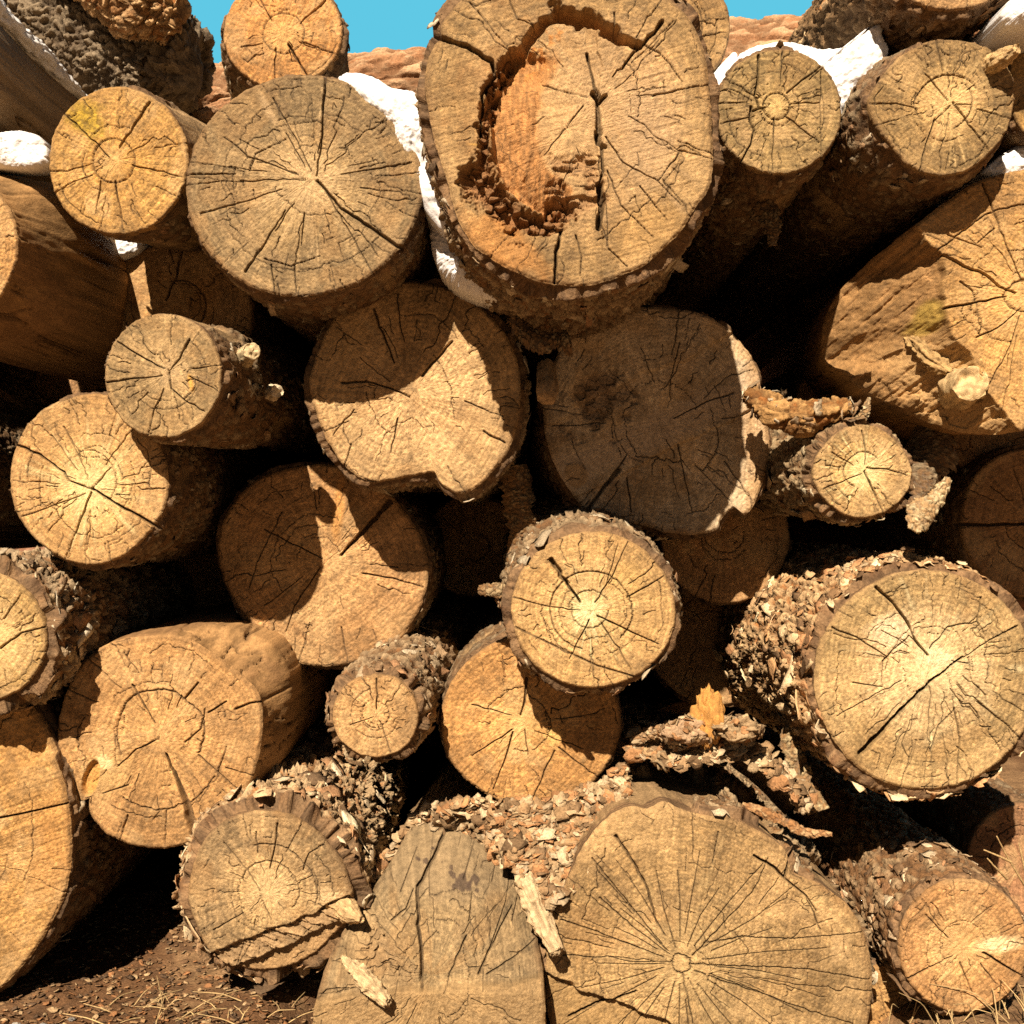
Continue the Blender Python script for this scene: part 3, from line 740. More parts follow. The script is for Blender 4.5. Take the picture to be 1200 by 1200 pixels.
make_log('small log half hidden behind the right edge of the hollow log', ell(782, 30, 74, 74, 0, .012, 5), .1, (770, 30), 105, (.36, .235, .10), (.40, .25, .10), .5,
         nchk=50, rings=[(.62, -60, 70, 1.2, 7)], cracks=[([(800, 45), (850, 38)], 1.1, 8), ([(805, 60), (826, 90)], 1.1, 8)], bark=('smooth', 4, 1, 0))

make_log('round log with a long dark split and a snow cap', ell(913, 130, 74, 73.5, 0, .008, 6), -.08, (909, 123), 106, (.31, .225, .10), (.42, .30, .13), .4,
         nchk=120, rings=[(.21, -180, 180, 1.2, 8)], core=((.62, .46, .2), 22, .6),
         cracks=[([(889, 64), (888, 90), (885, 112), (889, 127)], 1.9, 18), ([(880, 125), (879, 140), (884, 152), (880, 168), (868, 190)], 1.9, 18), ([(883, 130), (897, 126)], 1.6, 12), ([(921, 137), (960, 167)], 1.3, 9), ([(922, 109), (965, 75)], 1.3, 9),
                 ([(907, 138), (906, 200)], 1.2, 9), ([(917, 60), (915, 100)], 1.0, 8), ([(845, 145), (884, 136)], 1.2, 8), ([(850, 92), (888, 115)], 1.1, 8), ([(962, 84), (962, 190)], 1.0, 6), ([(960, 120), (925, 122)], 1.0, 8), ([(840, 122), (875, 120)], 1, 8)],
         bark=('thin', 8, .3, 120), saw=88, axis=(.02, 0))

def ex_broken(root, base, F):
    mb = tube([P(1152, 84, -.1), P(1172, 70, -.15), P(1192, 57, -.19)], [.016, .024, .012], 60, 60, None, 0, 31, (.62, .42, .2), wob=.2, cap=.15, caprough=.35)
    mb.build('branch_stub', M_CUT, root, base)
make_log('log with a pale broken branch at its upper right, below the dark bark log', [(1018, 118), (1030, 95), (1052, 68), (1078, 52), (1100, 46), (1130, 47), (1160, 56), (1180, 75), (1189, 100), (1187, 135), (1176, 160), (1158, 182), (1135, 199), (1112, 206), (1085, 203), (1062, 190), (1044, 170), (1026, 146)], -.12, (1113, 121), 107,
         (.295, .205, .09), (.48, .33, .14), .5, nchk=90, rings=[(.44, 150, 330, 1.2, 8), (.35, -60, 80, 1, 6)], core=((.72, .54, .26), 48, .6),
         cracks=[([(1085, 87), (1100, 104), (1112, 119)], 1.3, 9), ([(1117, 120), (1140, 152), (1158, 175)], 1.6, 12), ([(1095, 140), (1085, 170), (1078, 199)], 1.4, 10), ([(1098, 47), (1101, 65), (1105, 84)], 1.5, 10), ([(1020, 121), (1050, 121), (1074, 127)], 1.2, 8), ([(1145, 128), (1187, 140)], 1.1, 8), ([(1113, 124), (1095, 142)], 1, 8), ([(1112, 180), (1108, 200)], 1, 7)],
         bark=('thin', 7, .35, 200), axis=(.02, .02), body=([(1008, 118), (1020, 85), (1050, 55), (1100, 42), (1160, 52), (1192, 95), (1190, 140), (1160, 188), (1112, 210), (1070, 204), (1035, 185), (1012, 150)], .12), extra=ex_broken)

make_log('dark shaggy bark log at the top right edge of the photo', ell(1118, -72, 92, 84, 0, .02, 8), -.12, None, 108, TAN, GOLD, bark=('furrow', 14, .03, 260), nchk=20, tint=(1.2, .98, .75), axis=(-.03, -.02))
make_log('small log cut off by the right edge, beside the broken branch', ell(1237, 100, 56, 72, 0, .012, 9), -.02, None, 109, (.46, .29, .10), GOLD, nchk=40, bark=('thin', 7, .2, 60))

# ------------------------------------------------------------------ big right log with a scooped side
def fx_scoop(F):
    X, Yp = F.X, F.Yp; E = np.stack([X, Yp, X * 0], -1)
    yy = [190, 262, 282, 298, 318, 345, 372, 392, 412, 436, 462, 484, 530]; xx = [1040, 1072, 1090, 1106, 1107, 1106, 1110, 1120, 1136, 1148, 1160, 1180, 1215]
    dist = np.interp(Yp, yy, xx) - X + 3.5 * fbm(E / 16, 4, 5)
    t = smooth(0, 3, dist); dd = np.clip(dist, 0, 200)
    g = fbm(np.stack([(X + Yp) / 7, (X - Yp) / 60, X * 0], -1), 4, 8); g1, g2, g3 = worley(np.stack([X / 22, Yp / 15, X * 0], -1), 4)
    low = smooth(372, 420, Yp + .2 * (X - 1100))
    F.h += t * (.015 + dd * .0034 * (1 - .45 * low) + .007 * g + low * .03 * (g3 - .5))
    F.c = mix(F.c, np.array((.34, .205, .085)) * (1 + .4 * g)[..., None], .92 * t)
    F.c = mix(F.c, np.array((.55, .37, .17)) * (.75 + .5 * g3)[..., None], .75 * t * low * (1 - smooth(55, 85, dd)))
    F.c = mix(F.c, (.42, .31, .06), .7 * t * (1 - smooth(.4, 1.1, F.blob(1097, 366, 15, 24, 10, .4))))
    F.g *= 1 - .8 * t; F.crk *= 1 - .7 * t
def ex_scoop(root, base, F):
    stub(root, base, 1132, 452, .035, (-.1, -1, .05), .035, .043, (.66, .47, .24), 5)
    mb = tube([P(1058, 392, .16), P(1074, 402, .11), P(1096, 424, .07), P(1112, 436, .05)], [.010, .022, .022, .010], 70, 80, None, 0, 12, (.46, .30, .13), wob=.4, cap=.3, caprough=.6); mb.build('torn_wood', M_CUT, root, base)
make_log('large log at right with a scooped side and cut branch, half out of frame',
         [(1010, 375), (1018, 325), (1046, 288), (1075, 262), (1092, 248), (1115, 232), (1145, 212), (1180, 202), (1220, 198), (1280, 215), (1325, 265), (1345, 335), (1330, 415), (1290, 470), (1240, 494), (1200, 505), (1160, 506), (1115, 490), (1060, 455), (1028, 420)],
         .0, (1200, 345), 110, (.50, .31, .12), (.58, .36, .13), .5, nchk=120, core=((.66, .44, .19), 80, .5), rings=[(.12, -180, 180, 1.2, 8), (.72, 190, 290, 1.2, 8)], center=(1215, 345),
         cracks=[([(1106, 299), (1130, 312), (1155, 322), (1172, 336), (1190, 343)], 2.4, 22, 1.5), ([(1152, 215), (1165, 250), (1180, 290), (1198, 330)], 1.6, 12), ([(1108, 361), (1140, 355), (1180, 347)], 2.0, 16, 1), ([(1145, 395), (1170, 385), (1195, 362)], 1.3, 9), ([(1125, 330), (1140, 340), (1150, 375), (1148, 392)], 1.3, 9), ([(1160, 450), (1185, 405), (1195, 370)], 1.2, 9), ([(1110, 275), (1150, 290)], 1.2, 8), ([(1165, 268), (1145, 285)], 1.2, 8)],
         bark=('smooth', 4, 1, 0), axis=(.12, .04), tint=(.80, .66, .46), extra=ex_scoop, fx=fx_scoop)

# ------------------------------------------------------------------ left column
def ex_knob(root, base, F):
    mb = chunk(P(87, 292, .25), (.022, .03, .024), 14, (.52, .34, .17), rough=.8); mb.build('knot', M_CUT, root, base)
make_log('smooth log with a knot on its flank, under the snow at the left edge', ell(-68, 288, 87, 98, 0, .015, 11), -.14, None, 111, GOLD, (.56, .33, .12), nchk=50, bark=('smooth', 6, 1, 0), tint=(1.12, .98, .8), extra=ex_knob,
         body=([(-172, 290), (-150, 200), (-68, 172), (10, 180), (36, 240), (38, 300), (14, 370), (-68, 396), (-150, 370)], .3), axis=(.03, .0))
make_log('bare grey log running back from the top left corner, snow along its edge', ell(-112, 72, 107, 107, 0, .01, 12), -.08, None, 112, GREY, GREY, nchk=30, bark=('smooth', 6, 1, 0), tint=(.86, .9, .95))
make_log('half lit log set back behind the snow patch, under the stained log', ell(204, 372, 92, 88, 0, .012, 13), .45, (212, 352), 113, TAN, (.48, .285, .11), nchk=40, rings=[(.35, -120, 60, 1.1, 7)], cracks=[([(213, 292), (206, 325), (195, 352)], 2.2, 14)], bark=('thin', 5, .5, 60))

def ex_stubs(root, base, F):
    stub(root, base, 290, 416, .02, (.55, -1, .1), .035, .021, (.62, .48, .28), 2)
    stub(root, base, 322, 459, .12, (.5, -1, .05), .02, .016, (.70, .58, .40), 3)
make_log('small greyish log with two sawn branch stubs on its flank', ell(191, 440, 69, 73, 0, .01, 14), -.10, (198, 435), 114, (.31, .225, .11), (.40, .295, .15), .45, nchk=60, core=((.55, .42, .24), 24, .6),
         cracks=[([(222, 398), (210, 420), (199, 434)], 1.7, 12), ([(137, 400), (165, 418), (197, 434)], 1.4, 10), ([(125, 448), (190, 440)], 1.4, 10), ([(198, 436), (200, 455), (215, 468), (240, 482)], 1.2, 9), ([(226, 432), (258, 428)], 1.1, 8), ([(222, 441), (255, 458)], 1, 8), ([(172, 510), (180, 480), (192, 455)], 1.2, 8)],
         spots=[(223, 447, 4, 13, -12, (.72, .42, .10), .9)], bark=('thin', 9, .45, 140), axis=(.10, .03), extra=ex_stubs)

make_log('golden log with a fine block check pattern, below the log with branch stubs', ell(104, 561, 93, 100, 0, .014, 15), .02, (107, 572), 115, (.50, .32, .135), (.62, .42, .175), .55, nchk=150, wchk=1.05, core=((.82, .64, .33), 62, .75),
         cracks=[([(20, 522), (45, 532), (75, 553), (80, 563), (107, 573)], 1.9, 13, 1.2), ([(108, 573), (145, 595), (185, 618)], 2.0, 16, 2.4), ([(107, 577), (92, 615), (76, 655)], 1.5, 11), ([(107, 573), (130, 548)], 1.2, 9), ([(75, 500), (100, 550)], 1, 8), ([(25, 605), (70, 590), (100, 578)], 1, 8)],
         bark=('thin', 9, .2, 200))

make_log('log at the left edge with shaggy pale bark, above the notched log', ell(-22, 746, 77, 76, 0, .012, 16), -.06, (-6, 750), 116, (.47, .32, .13), (.60, .42, .18), .6, nchk=60, core=((.72, .54, .26), 45, .6),
         cracks=[([(0, 760), (25, 742), (52, 735)], 1.6, 12), ([(5, 725), (25, 695)], 1.2, 8)], bark=('flaky', 26, .03, 620), peel=.004)

def fx_notch(F):
    b = 1 - smooth(.7, 1.05, F.blob(107, 912, 10, 24, 14, .15))
    F.c = mix(F.c, (.60, .34, .10), .9 * b); F.h += b * .018
    b = 1 - smooth(.5, 1.0, F.blob(122, 893, 14, 10, 30, .2)); F.c = mix(F.c, (.88, .70, .38), .85 * b)
    d = F.blob(120, 856, 12, 10, 0, .1); F.c = mix(F.c, (.42, .25, .09), .5 * (1 - smooth(.0, .25, np.abs(d - .8))))
NOTCH = [(66, 872), (68, 845), (76, 815), (90, 785), (112, 762), (140, 750), (172, 745), (205, 744), (232, 755), (255, 770), (280, 790), (299, 808), (307, 835), (306, 870), (298, 905), (285, 935), (262, 965), (240, 982), (215, 990), (190, 995), (160, 992), (132, 982), (112, 966), (104, 950), (103, 936), (95, 940), (83, 928), (72, 900)]
make_log('large golden log with a wedge split at its bottom and orange notch', NOTCH, .10, (189, 857), 117, (.47, .285, .12), (.54, .335, .14), .5, nchk=85, fx=fx_notch,
         rings=[(.43, 150, 300, 1.4, 9), (.42, -60, 30, 1.4, 9), (.66, 40, 120, 1.1, 7)], core=((.62, .42, .2), 30, .4),
         cracks=[([(195, 884), (204, 905), (215, 930), (231, 984)], 1.6, 26, 7.5), ([(155, 803), (168, 825), (182, 848)], 1.6, 12), ([(186, 865), (160, 878), (138, 898)], 1.4, 10), ([(276, 831), (292, 824), (308, 823)], 2.0, 14), ([(244, 835), (265, 822)], 1.8, 12), ([(217, 818), (232, 800)], 2, 14), ([(216, 870), (235, 855), (240, 830)], 1.3, 9),
                 ([(233, 885), (255, 905), (285, 930)], 1.2, 9), ([(150, 955), (140, 985)], 1.3, 9), ([(195, 950), (193, 992)], 1.1, 8), ([(255, 905), (265, 875)], 1.3, 9), ([(265, 900), (298, 910)], 1.1, 8), ([(150, 920), (120, 930)], 1.2, 9)],
         spots=[(125, 905, 34, 34, 0, (.72, .50, .22), .55)], bark=('smooth', 6, 1, 0), tint=(1.1, .96, .8),
         body=([(62, 872), (72, 820), (105, 765), (160, 742), (240, 738), (300, 760), (325, 800), (328, 850), (310, 915), (270, 970), (210, 996), (150, 992), (100, 965), (72, 925)], .16))

def fx_lowleft(F):
    F.step((-40, 912), (100, 880), (20, 840), 30, 3, 8)
    F.line([(-20, 962), (20, 955), (78, 942)], 1.8, 14, 1.4)
LOWL = [(-160, 1000), (-140, 900), (-80, 835), (-20, 815), (20, 822), (45, 850), (64, 890), (76, 925), (82, 965), (83, 1010), (76, 1048), (60, 1082), (40, 1115), (15, 1145), (-10, 1165), (-60, 1180), (-120, 1120)]
make_log('biggest log at the lower left edge, its orange end resting on the dirt', LOWL, .05, (-60, 1000), 118, (.48, .29, .105), (.52, .31, .11), .6, nchk=40, fx=fx_lowleft, spots=[(60, 1000, 30, 80, 0, (.50, .25, .07), .4)], bark=('thin', 10, .15, 260), saw=70)

# ------------------------------------------------------------------ middle
MID = [(362, 452), (368, 425), (382, 388), (405, 357), (440, 336), (478, 330), (512, 334), (545, 347), (573, 368), (594, 395), (606, 425), (610, 455), (608, 490), (599, 522), (582, 548), (562, 568), (540, 579), (522, 572), (512, 561), (508, 554), (482, 558), (450, 564), (428, 563), (405, 548), (388, 525), (372, 490)]
make_log('log in the middle with a curved shadow over its upper left', MID, .15, (480, 465), 119, (.47, .33, .165), (.54, .375, .19), .6, nchk=75, wchk=.95,
         cracks=[([(400, 448), (430, 447), (458, 455), (480, 465)], 1.8, 12), ([(438, 362), (450, 395), (462, 425)], 1.8, 12), ([(530, 400), (512, 420), (495, 440)], 1.8, 12, 2.4), ([(567, 505), (592, 519)], 1.8, 12), ([(466, 490), (458, 530)], 1.2, 8), ([(545, 470), (590, 488)], 1.2, 8), ([(415, 480), (390, 510)], 1, 8), ([(402, 548), (412, 520)], 1.2, 8)],
         spots=[(434, 384, 30, 5, 50, (.55, .42, .24), .6)], bark=('flaky', 14, .1, 260), tint=(.85, .85, .85), peel=.006, saw=30)

def fx_band(F):
    X, Yp = F.X, F.Yp
    F.step((640, 598), (900, 470), (800, 600), 9, 1.5, 3)
    F.step((640, 498), (890, 372), (700, 380), -14, 2.5, 8)
    a = (X - 680) * .44 + (Yp - 545); b = np.abs(a) / 26
    F.c = mix(F.c, (.58, .475, .34), .9 * (1 - smooth(.5, 1.1, b + .3 * fbm(np.stack([X / 40, Yp / 8, X * 0], -1), 3, 3))))
    q = 1 - smooth(.5, 1.1, F.blob(700, 468, 30, 36, 20, .5))
    g1, g2, g3 = worley(np.stack([X / 9, Yp / 7, X * 0 + 2], -1), 6)
    F.h += q * (.006 + .016 * g3); F.c = mix(F.c, (.16, .09, .045), .6 * q)
    F.c = mix(F.c, (.50, .30, .12), .5 * smooth(862, 885, X) )
    q = 1 - smooth(.75, 1.0, F.blob(676, 556, 17, 16, 30, .2)); F.c = mix(F.c, (.44, .31, .16), .8 * q); F.h -= q * .006
BAND = [(636, 482), (640, 448), (656, 410), (682, 382), (715, 367), (752, 361), (790, 362), (826, 370), (858, 390), (882, 420), (892, 452), (896, 480), (903, 515), (900, 550), (892, 575), (884, 594), (872, 604), (862, 596), (846, 610), (841, 622), (812, 627), (780, 624), (752, 615), (720, 612), (690, 602), (668, 575), (650, 545), (640, 515)]
make_log('shaded log with a pale diagonal saw ridge, below the hollow log', BAND, .34, (775, 500), 120, (.52, .44, .31), (.58, .48, .33), .5, nchk=90, fx=fx_band,
         cracks=[([(686, 602), (705, 575), (725, 550)], 2.0, 18, 4), ([(725, 548), (735, 532)], 1.5, 10), ([(860, 460), (830, 470), (790, 490)], 1.3, 9), ([(735, 560), (740, 600)], 1.3, 9), ([(850, 540), (884, 590)], 1.2, 8), ([(795, 520), (812, 600)], 1, 8)],
         bark=('thin', 9, .15, 160))

def ex_none(root, base, F): pass
make_log('shaded brown log with a dark split and lit lower rim, left of centre', [(255, 640), (262, 610), (280, 580), (308, 558), (345, 547), (380, 544), (415, 552), (448, 572), (475, 600), (495, 632), (502, 665), (497, 700), (480, 735), (455, 762), (425, 775), (390, 781), (355, 779), (325, 765), (298, 738), (275, 705), (260, 672)], .42, (380, 657), 121, (.45, .275, .125), (.52, .33, .15), .5, nchk=70,
         cracks=[([(400, 650), (420, 628), (440, 608), (456, 588)], 2.2, 24, 4.5), ([(425, 672), (460, 678), (496, 688)], 1.4, 10), ([(400, 735), (408, 776)], 1.2, 8), ([(310, 620), (350, 640), (378, 655)], 1.2, 9), ([(330, 600), (300, 660), (292, 690)], 1, 8), ([(375, 665), (345, 710), (335, 740)], 1.2, 8)],
         spots=[(396, 600, 8, 42, 6, (.62, .33, .10), .75)], bark=('thin', 9, .15, 220), peel=.004)

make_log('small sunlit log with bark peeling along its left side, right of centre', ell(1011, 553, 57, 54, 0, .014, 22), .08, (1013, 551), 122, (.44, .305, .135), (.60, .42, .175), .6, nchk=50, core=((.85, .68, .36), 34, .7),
         cracks=[([(1013, 552), (1025, 578), (1036, 602)], 1.6, 11), ([(1010, 505), (1014, 520), (1013, 545)], 1.4, 9), ([(1016, 548), (1040, 550), (1063, 557)], 1.3, 9), ([(965, 573), (1010, 555)], 1.1, 8), ([(975, 530), (1000, 545)], 1, 7)],
         rings=[(.40, 120, 320, 1, 7)], bark=('flaky', 15, .25, 240), axis=(-.12, .06), tint=(.95, .95, .9), vis=1.0)
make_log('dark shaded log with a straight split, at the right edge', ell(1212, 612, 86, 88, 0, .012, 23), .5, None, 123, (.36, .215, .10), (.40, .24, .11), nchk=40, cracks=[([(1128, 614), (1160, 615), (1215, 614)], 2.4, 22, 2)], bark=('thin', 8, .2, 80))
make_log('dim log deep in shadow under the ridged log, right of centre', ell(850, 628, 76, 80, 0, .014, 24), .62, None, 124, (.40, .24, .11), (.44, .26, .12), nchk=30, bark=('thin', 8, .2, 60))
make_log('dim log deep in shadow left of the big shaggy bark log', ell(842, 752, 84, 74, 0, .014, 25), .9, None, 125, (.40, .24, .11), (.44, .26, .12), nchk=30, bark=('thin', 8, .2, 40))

def fx_flk(F):
    F.line([(604, 735), (640, 752), (700, 780), (755, 796)], 1.6, 6, 1.6)
    F.step((604, 735), (755, 796), (620, 790), -5, 1, 1.5)
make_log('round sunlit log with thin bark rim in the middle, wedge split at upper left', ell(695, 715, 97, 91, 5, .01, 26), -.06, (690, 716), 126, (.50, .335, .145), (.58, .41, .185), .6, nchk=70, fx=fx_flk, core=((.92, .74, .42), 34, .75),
         rings=[(.50, 100, 330, 1.1, 8), (.50, -30, 40, 1.1, 8), (.22, 0, 200, 1, 6), (.26, 190, 330, 1, 6)],
         cracks=[([(646, 656), (658, 675), (680, 706)], 3.6, 22, 1.4), ([(700, 722), (735, 738), (772, 755)], 1.5, 11), ([(690, 727), (678, 750), (667, 772)], 1.3, 9), ([(697, 706), (718, 675), (736, 634)], 1.2, 8), ([(735, 700), (752, 690), (778, 675)], 1.3, 9), ([(705, 730), (725, 760), (740, 785)], 1.2, 8), ([(602, 700), (645, 712), (680, 715)], 1, 8), ([(712, 680), (725, 635)], 1, 7)],
         bark=('flaky', 16, .05, 420), peel=.002, axis=(0, .08), tint=(.85, .83, .8), spots=[(735, 680, 30, 26, 0, (.66, .45, .16), .4)])

make_log('small log with flaky bark wedged above the shaggy log, lower left of centre', ell(440, 839, 51, 49, 0, .014, 27), -.02, (442, 836), 127, (.44, .285, .13), (.52, .335, .15), .5, nchk=26, core=((.66, .46, .22), 18, .5),
         cracks=[([(441, 796), (442, 815), (441, 832)], 1.4, 10), ([(445, 845), (458, 882)], 1.0, 7), ([(410, 850), (438, 840)], 1, 7)], bark=('flaky', 16, .05, 380), tint=(.95, .9, .85), axis=(.06, .05))

make_log('orange brown log behind, shadowed at both sides, below the central round log', ell(622, 845, 105, 101, 0, .012, 28), .16, (604, 850), 128, (.50, .285, .105), (.56, .335, .125), .5, nchk=55, core=((.75, .52, .22), 40, .5),
         cracks=[([(617, 795), (616, 815), (610, 838)], 2.2, 14, 1.2), ([(600, 855), (575, 872), (553, 886)], 1.3, 9), ([(601, 858), (592, 890), (578, 925)], 1.4, 10), ([(615, 855), (619, 885)], 1, 7), ([(650, 880), (638, 905), (625, 935)], 1.3, 9), ([(655, 876), (685, 900), (708, 917)], 1.2, 8), ([(553, 826), (575, 832), (600, 838)], 1.2, 8)],
         spots=[(648, 862, 15, 12, 30, (.82, .57, .20), .6), (575, 830, 30, 6, 12, (.78, .54, .25), .6)], bark=('thin', 7, .3, 120))

# ------------------------------------------------------------------ bottom row
def ex_flare(root, base, F):
    mb = tube([P(395, 1060, .04), P(412, 1072, -.01), P(424, 1078, -.04)], [.026, .020, .008], 44, 36, None, 0, 41, (.56, .38, .19), wob=.4, cap=.25, caprough=.6)
    mb.build('torn_branch', M_CUT, root, base)
    mb = tube([P(430, 1045, .25), P(446, 1050, .2), P(452, 1051, .17)], [.022, .02, .018], 30, 20, None, 0, 43, (.30, .215, .12), wob=.1, cap=.2)
    mb.build('branch_stub', M_SIDE, root, base)
def fx_torn(F):
    X, Yp = F.X, F.Yp
    m = F.step((230, 1122), (420, 1048), (360, 1130), 22, 1.5, 4)
    m2 = F.step((250, 1146), (400, 1082), (360, 1140), 14, 1.2, 3)
    t = m * (1 - m2); g1, g2, g3 = worley(np.stack([(X + .4 * Yp) / 26, (Yp - .4 * X) / 5, X * 0], -1), 3)
    F.h -= t * .014 * g3; F.c = mix(F.c, np.array((.40, .28, .15)) * (.7 + .6 * g3)[..., None], .8 * t)
    F.c = mix(F.c, (.40, .245, .11), .5 * m2)
TORN = [(220, 1052), (224, 1020), (234, 993), (250, 972), (275, 957), (305, 951), (335, 955), (360, 966), (380, 985), (398, 1006), (408, 1030), (412, 1058), (402, 1085), (386, 1105), (366, 1124), (340, 1138), (312, 1144), (285, 1142), (262, 1132), (246, 1118), (232, 1092)]
make_log('log at lower left of centre with a torn lower end and shaggy flaky bark', TORN, .0, (316, 1042), 129, (.29, .21, .11), (.44, .315, .155), .5, nchk=70, fx=fx_torn, core=((.70, .54, .29), 44, .55), rings=[(.36, 200, 400, 1, 7), (.58, 250, 380, 1, 7)],
         cracks=[([(262, 988), (290, 1020), (305, 1045)], 1.2, 8), ([(325, 965), (322, 990), (316, 1018)], 1.4, 10), ([(300, 975), (302, 1000)], 1.2, 8), ([(305, 1050), (318, 1078)], 1, 8), ([(250, 1090), (285, 1070)], 1.1, 8), ([(355, 1020), (362, 1000), (380, 990)], 1.1, 8)],
         spots=[(390, 1055, 26, 16, 20, (.76, .58, .33), .6)], bark=('flaky', 30, .10, 1300), peel=.008, axis=(-.02, .02), extra=ex_flare, tint=(1.3, 1.24, 1.15))

def fx_slab(F):
    X, Yp = F.X, F.Yp; E = np.stack([X, Yp, X * 0], -1)
    t = np.clip((1165 - Yp) / 180, 0, 1)
    F.h += .07 * np.clip((1165 - Yp) / 90, 0, 1) + .30 * np.clip((1078 - Yp) / 94, 0, 1) ** 1.25 + .14 * ((X - 525) / 110) ** 2 * smooth(1170, 1050, Yp) + .03 * smooth(610, 640, X) * smooth(1140, 1060, Yp)
    m = F.step((360, 1172), (640, 1152), (500, 1100), 26, 2, 4)
    up = smooth(1085, 1058, Yp + 8 * fbm(E / 30, 3, 5))
    g = fbm(np.stack([(X - .28 * Yp) / 5, Yp / 90, X * 0], -1), 4, 7)
    F.c = mix(F.c, np.array((.28, .215, .125)) * (1 + .3 * g)[..., None], .85 * up)
    F.line([(523, 992), (505, 1030), (483, 1063), (486, 1100), (493, 1130), (494, 1162)], 2.6, 22, 2.6, wob=.8)
    for q in ([(560, 1150), (575, 1120), (592, 1080), (600, 1045)], [(575, 1060), (585, 1020)], [(540, 1055), (556, 1010)], [(462, 1070), (478, 1030)], [(600, 1100), (612, 1060)], [(548, 1095), (551, 1066)]): F.line(q, 1.1, 9, .5)
    b = 1 - smooth(.4, 1.1, F.blob(445, 1135, 45, 26, 25, .4)); g1, g2, g3 = worley(np.stack([X / 9, Yp / 6, X * 0], -1), 3)
    F.h += b * .02 * g3; F.c = mix(F.c, (.30, .20, .10), .5 * b)
    F.c = mix(F.c, (.40, .27, .125), .55 * (1 - m))
    for x, y, r in ((526, 1050, 6), (538, 1056, 10), (554, 1055, 6), (524, 1044, 5), (492, 1040, 5), (576, 1023, 4), (499, 1029, 3), (558, 1066, 3), (480, 1039, 4), (512, 1040, 2.5)):
        d = 1 - smooth(.6, 1.0, F.blob(x, y, r * .85, r * .6, 10, .6) + .5 * fbm(E / 4, 3, 6)); F.c = mix(F.c, (.085, .06, .045), .85 * d)
SLAB = [(396, 1114), (412, 1090), (432, 1066), (450, 1040), (470, 1010), (488, 992), (512, 984), (545, 986), (572, 992), (597, 1010), (612, 1040), (624, 1085), (632, 1125), (637, 1150), (639, 1190), (636, 1240), (600, 1290), (500, 1310), (410, 1290), (368, 1240), (366, 1195), (372, 1165), (382, 1138)]
def ex_splinter(root, base, F):
    mb = tube([P(402, 1122, -.06), P(426, 1146, -.12), P(454, 1174, -.15)], [.006, .022, .014], 60, 60, None, 0, 47, (.66, .48, .27), wob=.3, cap=.3, caprough=.6)
    mb.build('splinter', M_CUT, root, base)
make_log('smooth grey log with a slanting cracked end and sawn ledge, bottom centre', SLAB, -.12, (505, 1150), 130, (.25, .19, .105), (.30, .225, .12), .5, nchk=130, wchk=1.15, fx=fx_slab, bark=('smooth', 7, 1, 0), tint=(.98, .99, 1.0), axis=(.03, -.03), center=(505, 1150),
         cracks=[([(452, 1100), (470, 1085), (478, 1066)], 1.4, 9), ([(560, 1150), (585, 1105), (600, 1085)], 1.6, 10), ([(545, 1110), (530, 1140), (520, 1165)], 1.4, 9), ([(570, 1150), (600, 1135), (628, 1120)], 1.4, 9)], extra=ex_splinter)

def fx_king(F):
    X, Yp = F.X, F.Yp
    m = F.step((630, 1142), (830, 1215), (680, 1200), 22, 1.5, 5)
    F.c = mix(F.c, (.36, .24, .10), .55 * m)
    F.line([(668, 1196), (700, 1180), (745, 1162)], 2.6, 18, 2.0)
    F.line([(884, 1003), (905, 1015), (920, 1030), (927, 1005)], 2.0, 18, 2.5, wob=.8); F.line([(920, 1030), (945, 1050), (957, 1068)], 1.6, 10)
    for a in np.linspace(-3.1, 3.1, 26):
        r0 = F.rng.uniform(.08, .2); r1 = F.rng.uniform(.4, .95); a2 = a + F.rng.normal(0, .04)
        F.line([F.pol(a2, r0), F.pol(a2 + F.rng.normal(0, .02), (r0 + r1) / 2), F.pol(a2 + F.rng.normal(0, .03), r1)], 1.0, 7, .6)
KING = [(640, 1118), (644, 1090), (654, 1058), (668, 1025), (684, 992), (702, 968), (722, 952), (742, 945), (760, 948), (778, 940), (802, 950), (826, 956), (858, 960), (884, 972), (906, 984), (922, 1000), (929, 1022), (944, 1030), (966, 1040), (990, 1058), (1008, 1082), (1018, 1110), (1023, 1145), (1020, 1185), (1005, 1240), (960, 1300), (880, 1340), (790, 1345), (710, 1310), (660, 1250), (642, 1190)]
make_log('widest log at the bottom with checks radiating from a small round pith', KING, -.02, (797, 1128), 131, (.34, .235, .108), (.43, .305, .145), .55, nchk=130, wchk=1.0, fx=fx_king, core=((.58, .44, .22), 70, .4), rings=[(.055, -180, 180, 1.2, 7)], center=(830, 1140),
         cracks=[([(722, 980), (742, 1010), (757, 1038), (770, 1082)], 2.2, 16, 1.2), ([(694, 1006), (730, 1050), (776, 1106)], 1.3, 9), ([(703, 1052), (740, 1085), (785, 1118)], 1.2, 8), ([(658, 1078), (700, 1092), (750, 1112)], 1.3, 9), ([(808, 1130), (880, 1132), (940, 1135), (1020, 1148)], 1.3, 9), ([(825, 1105), (870, 1098), (935, 1100), (1018, 1092)], 1.2, 9),
                 ([(812, 1120), (850, 1080), (886, 1040), (900, 1006)], 1.3, 10), ([(800, 1140), (812, 1200)], 1.3, 9), ([(815, 1138), (880, 1160), (950, 1185), (1000, 1200)], 1.3, 9), ([(812, 950), (813, 1010)], 1.2, 8), ([(842, 975), (835, 1010)], 1.2, 8), ([(890, 1060), (920, 1020)], 1, 8), ([(962, 1090), (945, 1050)], 1.2, 8), ([(660, 1120), (720, 1122), (790, 1128)], 1, 7)],
         spots=[(985, 1110, 16, 26, 0, (.58, .42, .22), .5), (955, 1055, 20, 16, 30, (.68, .50, .24), .5)], bark=('flaky', 20, .45, 620), peel=.02, axis=(-.01, .03), tint=(.92, .9, .86))

